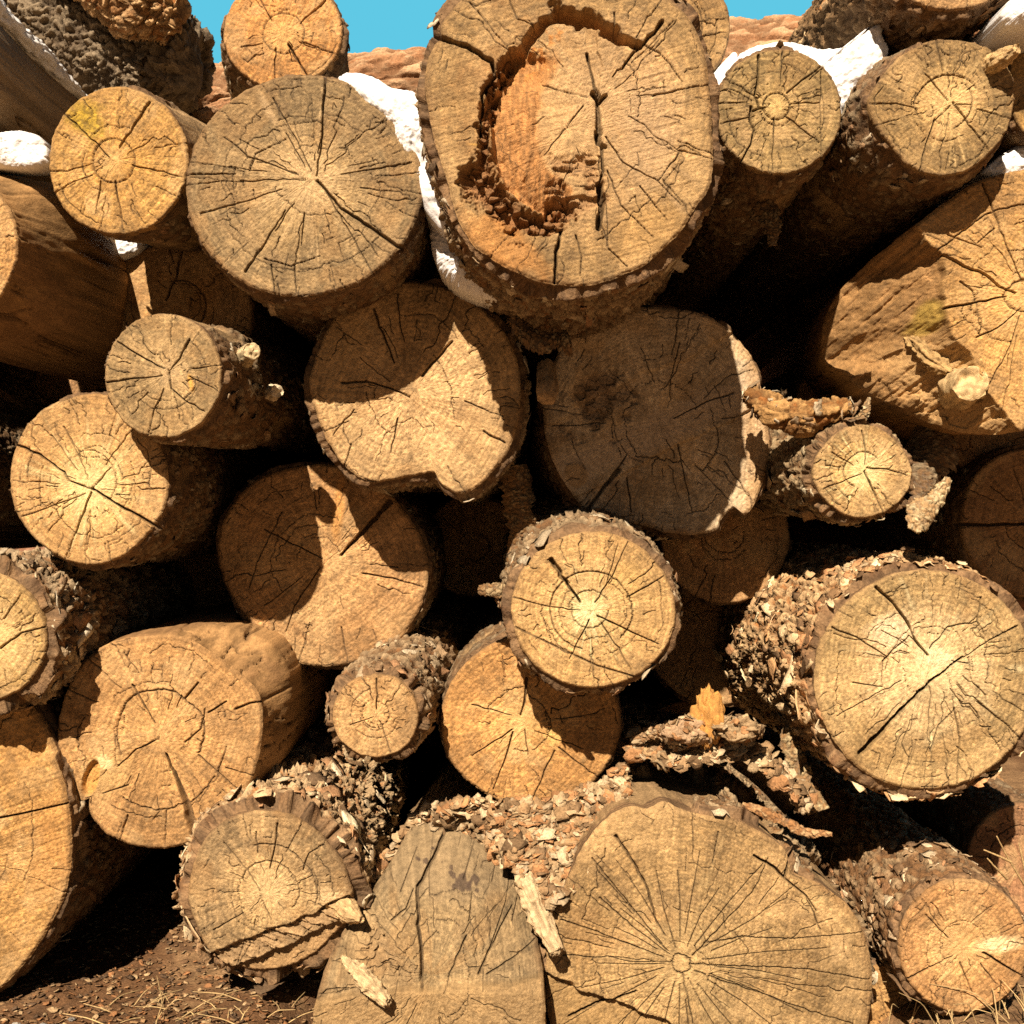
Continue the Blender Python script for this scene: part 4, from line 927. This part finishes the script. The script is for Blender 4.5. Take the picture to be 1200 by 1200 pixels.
make_log('round log at the bottom right corner, its rough bark half in shadow', ell(1130, 1109, 76, 79, 0, .012, 32), -.07, (1124, 1110), 132, (.46, .27, .115), (.54, .345, .15), .6, nchk=55, core=((.64, .44, .2), 40, .5),
         cracks=[([(1065, 1147), (1090, 1135), (1116, 1121)], 1.6, 12), ([(1153, 1117), (1175, 1130), (1197, 1143)], 2.0, 14), ([(1125, 1128), (1141, 1165)], 1.1, 8), ([(1085, 1072), (1112, 1100)], 1.1, 8), ([(1140, 1080), (1150, 1070), (1165, 1060)], 1, 7), ([(1150, 1130), (1170, 1155)], 1, 8)],
         spots=[(1172, 1107, 30, 13, -5, (.92, .76, .45), .85)], bark=('thin', 11, .04, 900), peel=.004, tint=(1.25, 1.15, 1.05), vis=2.2, axis=(-.02, 0.0))

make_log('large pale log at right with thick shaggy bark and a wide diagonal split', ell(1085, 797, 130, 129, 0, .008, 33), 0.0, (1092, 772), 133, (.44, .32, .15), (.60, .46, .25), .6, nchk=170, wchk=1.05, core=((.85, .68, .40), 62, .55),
         cracks=[([(1027, 688), (1045, 705), (1064, 730), (1070, 745), (1088, 768)], 2.2, 16, 1.3), ([(1192, 734), (1160, 750), (1130, 770)], 1.5, 12), ([(1128, 770), (1090, 800), (1060, 828), (1040, 850), (1009, 882)], 1.6, 30, 4.5), ([(975, 735), (1010, 750), (1040, 770)], 1.4, 9), ([(1035, 775), (1066, 745)], 1.6, 10), ([(1035, 775), (1034, 800)], 1.2, 8),
                 ([(1090, 760), (1110, 735), (1145, 728)], 1.3, 9), ([(1118, 830), (1125, 865), (1122, 920)], 1.5, 11), ([(1145, 822), (1175, 845), (1198, 868)], 1.3, 9), ([(1090, 880), (1100, 850), (1118, 832)], 1.2, 8), ([(1150, 700), (1145, 728), (1155, 745)], 1.3, 9), ([(1000, 800), (1035, 805)], 1, 8), ([(1135, 770), (1140, 800), (1155, 815)], 1.1, 8)],
         spots=[(1045, 740, 34, 26, 0, (.86, .73, .50), .65), (1095, 770, 26, 18, 0, (.90, .78, .52), .5), (1130, 750, 36, 22, 0, (.62, .46, .22), .4)], bark=('flaky', 21, .10, 1700), peel=.006, tint=(1.35, 1.22, 1.05), axis=(-.05, .0))

make_log('sunlit log half hidden between the widest log and the corner log', ell(1052, 1236, 88, 108, 0, .012, 34), .12, None, 134, (.50, .315, .13), GOLD, nchk=30, bark=('thin', 8, .3, 60))
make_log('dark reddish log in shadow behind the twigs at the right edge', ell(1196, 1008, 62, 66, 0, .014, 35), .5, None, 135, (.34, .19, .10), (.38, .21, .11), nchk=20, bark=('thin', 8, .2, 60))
# unseen logs added off the left for shade, then recessed logs filling dark gaps
for cx, cy, rx, seed_, lab in [(-215, 540, 120, 171, 'unseen log added outside the left edge for shade, beside the golden log'), (-190, 800, 100, 172, 'unseen log added outside the left edge for shade, beside the shaggy pale bark log'), (-290, 300, 120, 173, 'unseen log added outside the left edge for shade, beside the log with a knot')]:
    make_log(lab, ell(cx, cy, rx, rx * .96, 0, .02, seed_), -.05, None, seed_, TAN, GOLD, nchk=14, bark=('thin', 8, .2, 30), length=2.4, vis=.6)
for cx, cy, rx, Yd, lab in [(-38, 520, 80, .8, 'dim log at the left edge, in the dark gap behind the golden log'), (50, 410, 80, 1.1, 'dim log under the smooth log with a knot, in the dark gap'),
                            (556, 640, 62, 1.1, 'dim log deep in the dark gap left of the central round log'), (238, 705, 60, 1.1, 'dim log deep in the gap between the golden log and the shaded brown log'),
                            (1130, 950, 60, 1.2, 'dim log deep in the dark gap below the large pale log'), (800, 880, 60, 1.1, 'dim log deep in the dark gap above the widest log'), (1168, 515, 52, .62, 'dim log in the dark gap under the large scooped log'), (1010, 300, 90, 1.7, 'dim log deep in the dark gap left of the large scooped log'), (1000, 470, 66, 1.15, 'dim log deep in the dark gap behind the peeling small log'),
                            (345, 850, 50, 1.25, 'dim log deep in the dark gap right of the notched log')]:
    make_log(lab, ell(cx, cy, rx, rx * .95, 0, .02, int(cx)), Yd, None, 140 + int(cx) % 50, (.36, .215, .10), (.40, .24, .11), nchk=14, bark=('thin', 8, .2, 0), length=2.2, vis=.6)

# ------------------------------------------------------------------ cross logs at the back
mb = tube([P(150, 150, 1.3), P(450, 121, 1.3), P(720, 106, 1.3), P(900, 98, 1.3), P(1060, 80, 1.3), P(1320, 66, 1.3)], [.15, .15, .17, .185, .19, .19], 300, 620, 'red', .03, 3, wob=.09, tint=(.98, .96, .84))
place(mb, 'crosswise_log', M_BARK, 'reddish bark log lying crosswise behind the top of the stack, under the sky', 'log')
mb = tube([P(-170, -12, .95), P(0, 22, .9), P(120, 56, .85), P(206, 82, .80)], [.20, .19, .175, .15], 260, 360, 'furrow', .034, 5, wob=.10, cap=.42, caprough=.35)
place(mb, 'crosswise_log', M_BARK, 'dark furrowed bark log lying crosswise at the top left corner', 'log')
mb = tube([P(88, -52, .62), P(130, -22, .60), P(170, 3, .60), P(206, 22, .62)], [.085, .10, .085, .05], 160, 160, 'flaky', .03, 7, tint=(1.5, 1.32, 1.1), wob=.3, cap=.5, caprough=.5)
place(mb, 'log_chunk', M_BARK, 'lumpy brown bark chunk on top of the dark furrowed log', 'log chunk')

for i, (z, r, lab) in enumerate([(-.92, .36, 'dim crosswise log added on the ground behind the stack to block sky light'), (-.28, .34, 'dim crosswise log added low down behind the stack to block sky light'), (.34, .33, 'dim crosswise log added halfway up behind the stack to block sky light'), (.90, .28, 'dim crosswise log added under the reddish one behind the stack to block sky light'), (1.44, .30, 'dim crosswise log added topmost far behind the stack to block sky light')]):  # backstop logs added so no sky light leaks through the gaps
    mb = tube([(-3.2, 3.85, z), (0, 3.8, z + .04), (3.2, 3.85, z)], [r, r * .97, r], 70, 160, 'red', .02, 20 + i, wob=.05, tint=(.8, .75, .75))
    place(mb, 'crosswise_log', M_BARK, lab, 'log', 'crosswise logs added behind the stack to block sky light')
# ------------------------------------------------------------------ snow
def snow(out, Y, bulge, depth, label, seed, center=None):
    out = catmull(np.asarray(out, float)); C = np.array(center) if center else (out.max(0) + out.min(0)) / 2
    n, m = 420, 70; th, r = polar_table(out, C, n); r = r * (1 + .035 * fbm(np.stack([np.cos(th) * 9, np.sin(th) * 9, th * 0 + seed], -1), 5, seed, .7)); s = np.linspace(.003, 1, m)
    px = C[0] + r[:, None] * s * np.cos(th)[:, None]; py = C[1] + r[:, None] * s * np.sin(th)[:, None]
    k = sc(Y); x = (px - 600) * k; z = -(py - 600) * k
    nn = fbm(np.stack([x * 14, z * 14, x * 0 + seed], -1), 4, seed)
    y = Y - bulge * np.sqrt(np.maximum(0, 1 - s ** 2.5))[None] + .014 * nn * (1 - s ** 4)[None] + .003 * fbm(np.stack([x * 90, z * 90, x * 0], -1), 3, seed)
    F = np.stack([x, y, z], -1); B = F[:, -1:].copy(); B[..., 1] = Y + depth
    V = np.concatenate([F, B], 1); mb = MB(); v = V.reshape(-1, 3)
    mb.add(np.concatenate([v, [F[:, 0].mean(0)], [B[:, 0].mean(0)]]), (.88, .88, .90), grid_quads(n, m + 1, True)[:, ::-1],
           np.concatenate([np.stack([np.arange(n) * (m + 1), np.full(n, n * (m + 1)), ((np.arange(n) + 1) % n) * (m + 1)], -1)[:, ::-1],
                           np.stack([np.arange(n) * (m + 1) + m, np.full(n, n * (m + 1) + 1), ((np.arange(n) + 1) % n) * (m + 1) + m], -1)]))
    return place(mb, 'snow_patch', M_SNOW, label, 'snow', 'patches of snow left on the logs')
snow([(838, 96), (852, 78), (872, 62), (895, 52), (925, 50), (955, 57), (985, 57), (1005, 46), (1018, 30), (1028, 26), (1036, 42), (1040, 66), (1030, 90), (1010, 108), (1000, 130), (960, 140), (900, 130), (850, 120)], .02, .03, .5, 'bright snow heaped between the snow capped log and its right neighbour', 3, (945, 95))
snow([(820, 110), (832, 92), (850, 70), (862, 62), (866, 85), (856, 110), (840, 130)], .06, .02, .95, 'thin snow wedge beside the half hidden small log, stretched back to block a sunlight leak', 4)  # snow stretched far back to plug a sunlight leak between the logs
snow([(396, 92), (418, 87), (440, 92), (458, 103), (476, 106), (490, 112), (500, 122), (504, 150), (511, 180), (520, 222), (530, 262), (522, 275), (500, 252), (486, 215), (468, 180), (444, 140), (412, 112)], -.07, .035, .30, 'long bright strip of snow between the greyish log and the hollow log', 5, (484, 150))
snow([(506, 255), (525, 250), (545, 285), (575, 318), (600, 345), (580, 352), (550, 345), (525, 330), (508, 300)], .03, .05, .25, 'shaded snow tongue under the left of the hollow log', 6)
snow([(-40, 163), (-10, 157), (18, 154), (40, 157), (52, 167), (57, 184), (54, 194), (30, 198), (-10, 196), (-40, 190)], -.01, .03, .06, 'snow patch at the left edge between two smooth logs', 7)
snow([(112, 318), (122, 296), (130, 278), (148, 276), (168, 284), (160, 296), (140, 306), (124, 326)], .43, .02, .25, 'small snow patch on the half lit log, under the stained log', 8)
snow([(1150, 205), (1165, 188), (1182, 176), (1200, 168), (1225, 172), (1225, 205), (1190, 212)], .06, .03, .3, 'snow patch on top of the large scooped log, right edge', 9)
snow([(1172, 20), (1180, 4), (1200, -10), (1230, -10), (1235, 30), (1205, 34), (1180, 32)], -.16, .03, .3, 'snow in the top right corner above the small cut off log', 10)
p0 = P(-39, -7, -.08)
mb = tube([p0 + np.array((.004 + .004 * math.sin(t * 9), t, .014)) for t in (.02, .2, .4, .6, .78)], [.03, .026, .03, .022, .010], 40, 120, None, 0, 5, (.88, .88, .90), wob=.3)
place(mb, 'snow_ridge', M_SNOW, 'thin line of snow along the upper edge of the bare grey log', 'snow', 'patches of snow left on the logs')

# ------------------------------------------------------------------ loose bark, sticks, litter
ST = 'strips of loose bark hanging in the gaps'
place(strip([(606, 545, .34), (612, 590, .34), (606, 625, .34), (596, 660, .36)], [34, 40, 30, 8], 3, arc=.8, twist=.3), 'bark_strip', M_BARK, 'curled bark strip hanging below the middle log above the central round log', 'bark strip', ST)
place(strip([(560, 690, .02), (585, 692, -.0), (612, 694, .0)], [12, 18, 14], 4, col=(.30, .19, .10)), 'bark_splinter', M_BARK, 'short splinter of wood poking out left of the central round log', 'splinter')
place(strip([(930, 828, .26), (926, 865, .24), (938, 905, .22), (956, 952, .18)], [12, 20, 24, 32], 5, col=(.34, .22, .115), arc=.5, twist=.3), 'bark_strip', M_BARK, 'upright bark strip left of the corner log, its foot orange in the sun', 'bark strip', ST)
mb = tube([P(880, 462, .22), P(910, 486, .16), P(945, 490, .14), P(975, 483, .13), P(995, 476, .13)], [.016, .03, .034, .026, .012], 60, 90, 'flaky', .02, 9, tint=(1.0, .78, .5), wob=.25)
rngc = np.random.default_rng(4)
iv = rngc.integers(0, mb.V.shape[0] * mb.V.shape[1], 60); pv = mb.V.reshape(-1, 3)[iv]
chips(mb, pv, pv - pv.mean(0) + 1e-3, np.array((1, 0, 0)), rngc, size=(.006, .02))
place(mb, 'rotten_branch', M_BARK, 'crumbling orange brown branch bridging the ridged log and the small peeling log', 'branch')
place(strip([(1086, 492, .30), (1096, 525, .26), (1088, 562, .24), (1074, 600, .22)], [40, 62, 50, 16], 6, col=(.20, .13, .075), arc=.9, twist=-.4), 'bark_strip', M_BARK, 'dark curled bark slab right of the small peeling log', 'bark strip', ST)
place(strip([(1112, 560, .06), (1100, 578, .0), (1086, 596, -.03), (1070, 622, -.04)], [10, 22, 30, 18], 7, col=(.46, .32, .18), arc=.5), 'bark_strip', M_BARK, 'pale sunlit bark strip below the dark curled slab, above the shaggy log', 'bark strip', ST)
place(strip([(1019, 466, .10), (1015, 482, .09), (1006, 496, .10)], [4, 11, 14], 8, col=(.40, .28, .16), arc=.4), 'bark_sliver', M_BARK, 'small upright bark sliver on top of the small peeling log', 'bark strip')
place(strip([(892, 215, .16), (900, 240, .14), (905, 262, .13), (904, 288, .13)], [30, 36, 24, 8], 9, col=(.24, .16, .09), arc=.6, twist=.5), 'bark_strip', M_BARK, 'ragged bark strip hanging beneath the log with the snow cap', 'bark strip', ST)
place(strip([(668, 395, .05), (646, 400, .04), (618, 392, .06), (600, 372, .08)], [30, 26, 24, 18], 10, col=(.24, .155, .085), arc=.6), 'bark_strip', M_BARK, 'torn bark scrap under the bottom of the hollow log', 'bark strip', ST)
mb = tube([P(640, 430, .22), P(642, 455, .14), P(640, 468, .12)], [.024, .026, .022], 40, 24, None, 0, 51, (.45, .30, .16), wob=.12, cap=.1)
place(mb, 'branch_stump', M_CUT, 'short sawn branch stump between the middle log and the ridged log', 'branch')
mb = tube([P(614, 1030, .0), P(628, 1062, -.03), P(640, 1090, -.06), P(653, 1116, -.09)], [.024, .026, .022, .017], 50, 70, None, 0, 53, (.62, .46, .27), wob=.35, cap=.15, caprough=.5)
place(mb, 'broken_stick', M_CUT, 'pale broken stick leaning between the bottom grey log and the widest log', 'stick')
place(chunk(P(828, 838, .08), (.034, .03, .075), 3, (.60, .30, .08)), 'rotten_wood', M_CUT, 'upright orange lump of rotten wood on the bark heap above the widest log', 'rotten wood')
def slab(p, size, seed, col):
    mb = chunk(P(*p), size, seed, col, n=44, rough=.7); v = mb.v[0]; r = np.random.default_rng(seed); i = r.integers(0, len(v), 70)
    chips(mb, v[i], v[i] - v.mean(0), np.array((1, 0, .2)), r, size=(.005, .017), tilt=.5, pal=LITP); return mb
LITP = np.array([(.46, .33, .19), (.36, .23, .12), (.54, .41, .26), (.42, .22, .10), (.22, .14, .075)])
place(slab((866, 852, .05), (.060, .035, .026), 12, (.36, .25, .14)), 'bark_slab', M_BARK, 'curled grey bark slab right of the orange rotten lump', 'bark slab')
place(slab((800, 858, .07), (.046, .03, .024), 13, (.42, .28, .17)), 'bark_slab', M_BARK, 'pale bark slab left of the orange rotten lump', 'bark slab')
place(strip([(740, 870, .12), (770, 858, .08), (800, 866, .06)], [10, 16, 12], 14, col=(.40, .26, .15), arc=.4), 'bark_splinter', M_BARK, 'thin bark splinter lying left of the pale bark slab', 'splinter')
place(strip([(870, 942, .04), (905, 956, .02), (945, 976, -.0), (975, 978, -.04)], [6, 13, 13, 5], 15, col=(.38, .21, .10), arc=.4), 'bark_strip', M_BARK, 'reddish bark strip along the top right shoulder of the widest log', 'bark strip', ST)

# mounds of bark litter lying between logs
def litter(ctrl, nchip, label, seed, size=(.006, .025)):
    """ctrl rows: px, top py, bottom py, Y at the top, Y at the bottom"""
    c = np.array(ctrl, float); n, m = 260, 90; r = np.random.default_rng(seed)
    u = np.linspace(c[0, 0], c[-1, 0], n); v = np.linspace(0, 1, m)
    T, B, Ya, Yb = [np.interp(u, c[:, 0], c[:, q])[:, None] for q in (1, 2, 3, 4)]
    py = T + (B - T) * v[None]; Yg = Ya + (Yb - Ya) * v[None]; px = u[:, None] + 0 * v[None]
    k = sc(Yg); x = (px - 600) * k; z = -(py - 600) * k
    nz = fbm(np.stack([x * 18, z * 18, x * 0], -1), 4, seed); f1, f2, hh = worley(np.stack([x * 60, z * 110, x * 0], -1), seed + 1)
    V = np.stack([x, Yg + .022 * nz - .016 * hh, z + .006 * nz], -1)
    cc = mix((.22, .13, .065), (.42, .29, .16), smooth(-.4, .6, nz + .7 * (hh - .5)))
    mb = MB(); mb.add(V.reshape(-1, 3), cc.reshape(-1, 3), grid_quads(n, m))
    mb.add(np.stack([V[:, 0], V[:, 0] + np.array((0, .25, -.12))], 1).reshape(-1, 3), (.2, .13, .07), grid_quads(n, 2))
    i = r.integers(0, n * m, nchip); pts = V.reshape(-1, 3)[i]
    chips(mb, pts, np.tile([[0, -.75, .65]], (nchip, 1)), np.array((1, 0, .2)), r, size=size, tilt=.75, pal=LITP)
    place(mb, 'bark_litter', M_BARK, label, 'bark litter', kind='stuff')
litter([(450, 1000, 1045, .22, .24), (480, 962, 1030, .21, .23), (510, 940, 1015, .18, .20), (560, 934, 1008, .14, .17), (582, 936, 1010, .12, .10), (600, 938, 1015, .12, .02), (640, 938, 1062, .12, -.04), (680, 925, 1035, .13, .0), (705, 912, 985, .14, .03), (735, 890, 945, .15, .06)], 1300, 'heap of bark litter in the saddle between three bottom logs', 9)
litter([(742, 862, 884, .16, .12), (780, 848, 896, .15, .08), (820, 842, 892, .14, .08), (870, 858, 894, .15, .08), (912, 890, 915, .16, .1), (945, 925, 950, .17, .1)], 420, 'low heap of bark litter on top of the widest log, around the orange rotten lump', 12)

# pebbles, straw and twigs
pr = np.random.default_rng(31)
for i, (x, y) in enumerate([(18, 1178), (33, 1184), (50, 1184), (26, 1192), (68, 1186), (9, 1190), (84, 1176), (100, 1192), (44, 1196)]):
    Yb = 1.14 * 1400 / (y - 600) - D; q = P(x, y, Yb); q[2] = ground_z(q[:1], q[1:2])[0] + .004
    a = pr.uniform(.006, .011)
    place(chunk(q, (a * 1.4, a, a * .75), 60 + i, [(.42, .40, .36), (.34, .29, .24), (.24, .22, .2), (.45, .28, .18)][i % 4], n=14, rough=.3), 'pebble', M_DIRT, 'small pebble lying on the dirt in the bottom left corner', 'pebble', 'pebbles on the dirt in the bottom left corner')
def straw(n, box, hgt, seed, col=(.52, .37, .18), spread=.6):
    r = np.random.default_rng(seed); mb = MB()
    for i in range(n):
        x, y = r.uniform(box[0], box[1]), r.uniform(box[2], box[3]); z = float(ground_z(np.array([x]), np.array([y]))[0])
        h = r.uniform(*hgt); d = r.normal(0, spread, 2) * h
        pth = [(x, y, z), (x + d[0] * .4, y + d[1] * .4, z + h * .6), (x + d[0], y + d[1], z + h * r.uniform(.5, 1))]
        t = tube(pth, [.0016, .0013, .0007], 5, 12, None, 0, i, np.array(col) * r.uniform(.7, 1.2))
        mb.add(np.concatenate(t.v), np.concatenate(t.c), np.concatenate(t.q))
    return mb
place(straw(75, (.88, 1.35, -.22, .12), (.04, .14), 5), 'dry_grass', M_SIDE, 'dry straw grass at the foot of the corner log, bottom right', 'dry grass', kind='stuff')
place(straw(60, (-1.0, -.35, -.16, .1), (.01, .035), 6, spread=2.5), 'straw_litter', M_SIDE, 'loose dry straw lying on the dirt in front of the torn log', 'straw', kind='stuff')
def twig(pts, r0, r1, branches, label, seed, col):
    mb = tube([P(*p) for p in pts], np.linspace(r0, r1, len(pts)), 10, 40, None, 0, seed, col, wob=.2)
    root = place(mb, 'twig', M_SIDE, label, 'twig', 'dry twigs at the right edge')
    return root
for i, (pts, lab) in enumerate([
        ([(1216, 1062, .1), (1196, 1030, .05), (1178, 1000, .02), (1168, 980, .0)], 'longest dry twig rising at the right edge beside the dark reddish log'),
        ([(1205, 1045, .08), (1200, 1015, .05), (1194, 988, .04)], 'upright dry twig nearest the right edge, above the corner log'),
        ([(1184, 1010, .02), (1170, 1003, .0), (1153, 996, -.01)], 'sideways dry twig pointing left above the corner log'),
        ([(1180, 1030, .04), (1168, 1018, .01), (1157, 1006, .0)], 'short dry twig leaning on the bark of the corner log')]):
    twig(pts, .0032, .0014, None, lab, 80 + i, (.52, .36, .17))


# ------------------------------------------------------------------ camera, light, sky
cam = bpy.data.cameras.new('camera'); co = bpy.data.objects.new('camera', cam); COL.objects.link(co)
co.location = (0, -D, 0); co.rotation_euler = (math.radians(90), 0, 0)
cam.sensor_fit = 'HORIZONTAL'; cam.angle = 2 * math.atan(600 * K / D); cam.clip_start = .05; cam.clip_end = 500
scene.camera = co

sun = bpy.data.lights.new('sun', 'SUN'); so = bpy.data.objects.new('sun', sun); COL.objects.link(so)
sun.energy = 5.0; sun.angle = math.radians(.5); sun.color = (1.0, .83, .63)
from mathutils import Vector
so.rotation_euler = Vector(tuple(SUN)).to_track_quat('-Z', 'Y').to_euler()
so.location = (-2, -6, 6)

w = bpy.data.worlds.new('World'); scene.world = w; w.use_nodes = True
nt = w.node_tree; bg = nt.nodes['Background']
sky = nt.nodes.new('ShaderNodeTexSky'); sky.sky_type = 'NISHITA'; sky.sun_disc = False
sky.sun_elevation = math.asin(-SUN[2]); sky.sun_rotation = math.atan2(-SUN[0], -SUN[1]) % (2 * math.pi)
sky.air_density = 1.0; sky.dust_density = .3; sky.ozone_density = 1.5
# winter sky: warmer on the sun's side, clear turquoise low on the far side
tcw = nt.nodes.new('ShaderNodeTexCoord'); sx = nt.nodes.new('ShaderNodeSeparateXYZ'); nt.links.new(tcw.outputs['Generated'], sx.inputs[0])
mr = nt.nodes.new('ShaderNodeMapRange'); mr.interpolation_type = 'SMOOTHSTEP'; mr.inputs['From Min'].default_value = .35; mr.inputs['From Max'].default_value = .85; mr.inputs['To Max'].default_value = .88
nt.links.new(sx.outputs['Y'], mr.inputs['Value'])
wt = nt.nodes.new('ShaderNodeMix'); wt.data_type = 'RGBA'; wt.blend_type = 'MULTIPLY'; wt.inputs['Factor'].default_value = 1
ws = nt.nodes.new('ShaderNodeMix'); ws.data_type = 'RGBA'
for sk_ in wt.inputs:
    if sk_.type == 'RGBA' and sk_.name == 'A': nt.links.new(sky.outputs[0], sk_)
    if sk_.type == 'RGBA' and sk_.name == 'B': sk_.default_value = (.25, .20, .155, 1)
for sk_ in ws.inputs:
    if sk_.type == 'RGBA' and sk_.name == 'A': nt.links.new([o for o in wt.outputs if o.type == 'RGBA'][0], sk_)
    if sk_.type == 'RGBA' and sk_.name == 'B': sk_.default_value = (1.5, 7.6, 10.2, 1)
nt.links.new(mr.outputs[0], ws.inputs[0])
nt.links.new([o for o in ws.outputs if o.type == 'RGBA'][0], bg.inputs['Color']); bg.inputs['Strength'].default_value = .05

vs_ = scene.view_settings
vs_.view_transform = 'Standard'; vs_.look = 'None'; vs_.exposure = .79; vs_.gamma = 1; vs_.use_curve_mapping = False
scene.cycles.max_bounces = 5; scene.cycles.diffuse_bounces = 1
scene.cycles.use_denoising = False; scene.cycles.denoiser = 'OPENIMAGEDENOISE'; scene.cycles.denoising_prefilter = 'ACCURATE'; scene.cycles.denoising_input_passes = 'RGB_ALBEDO_NORMAL'
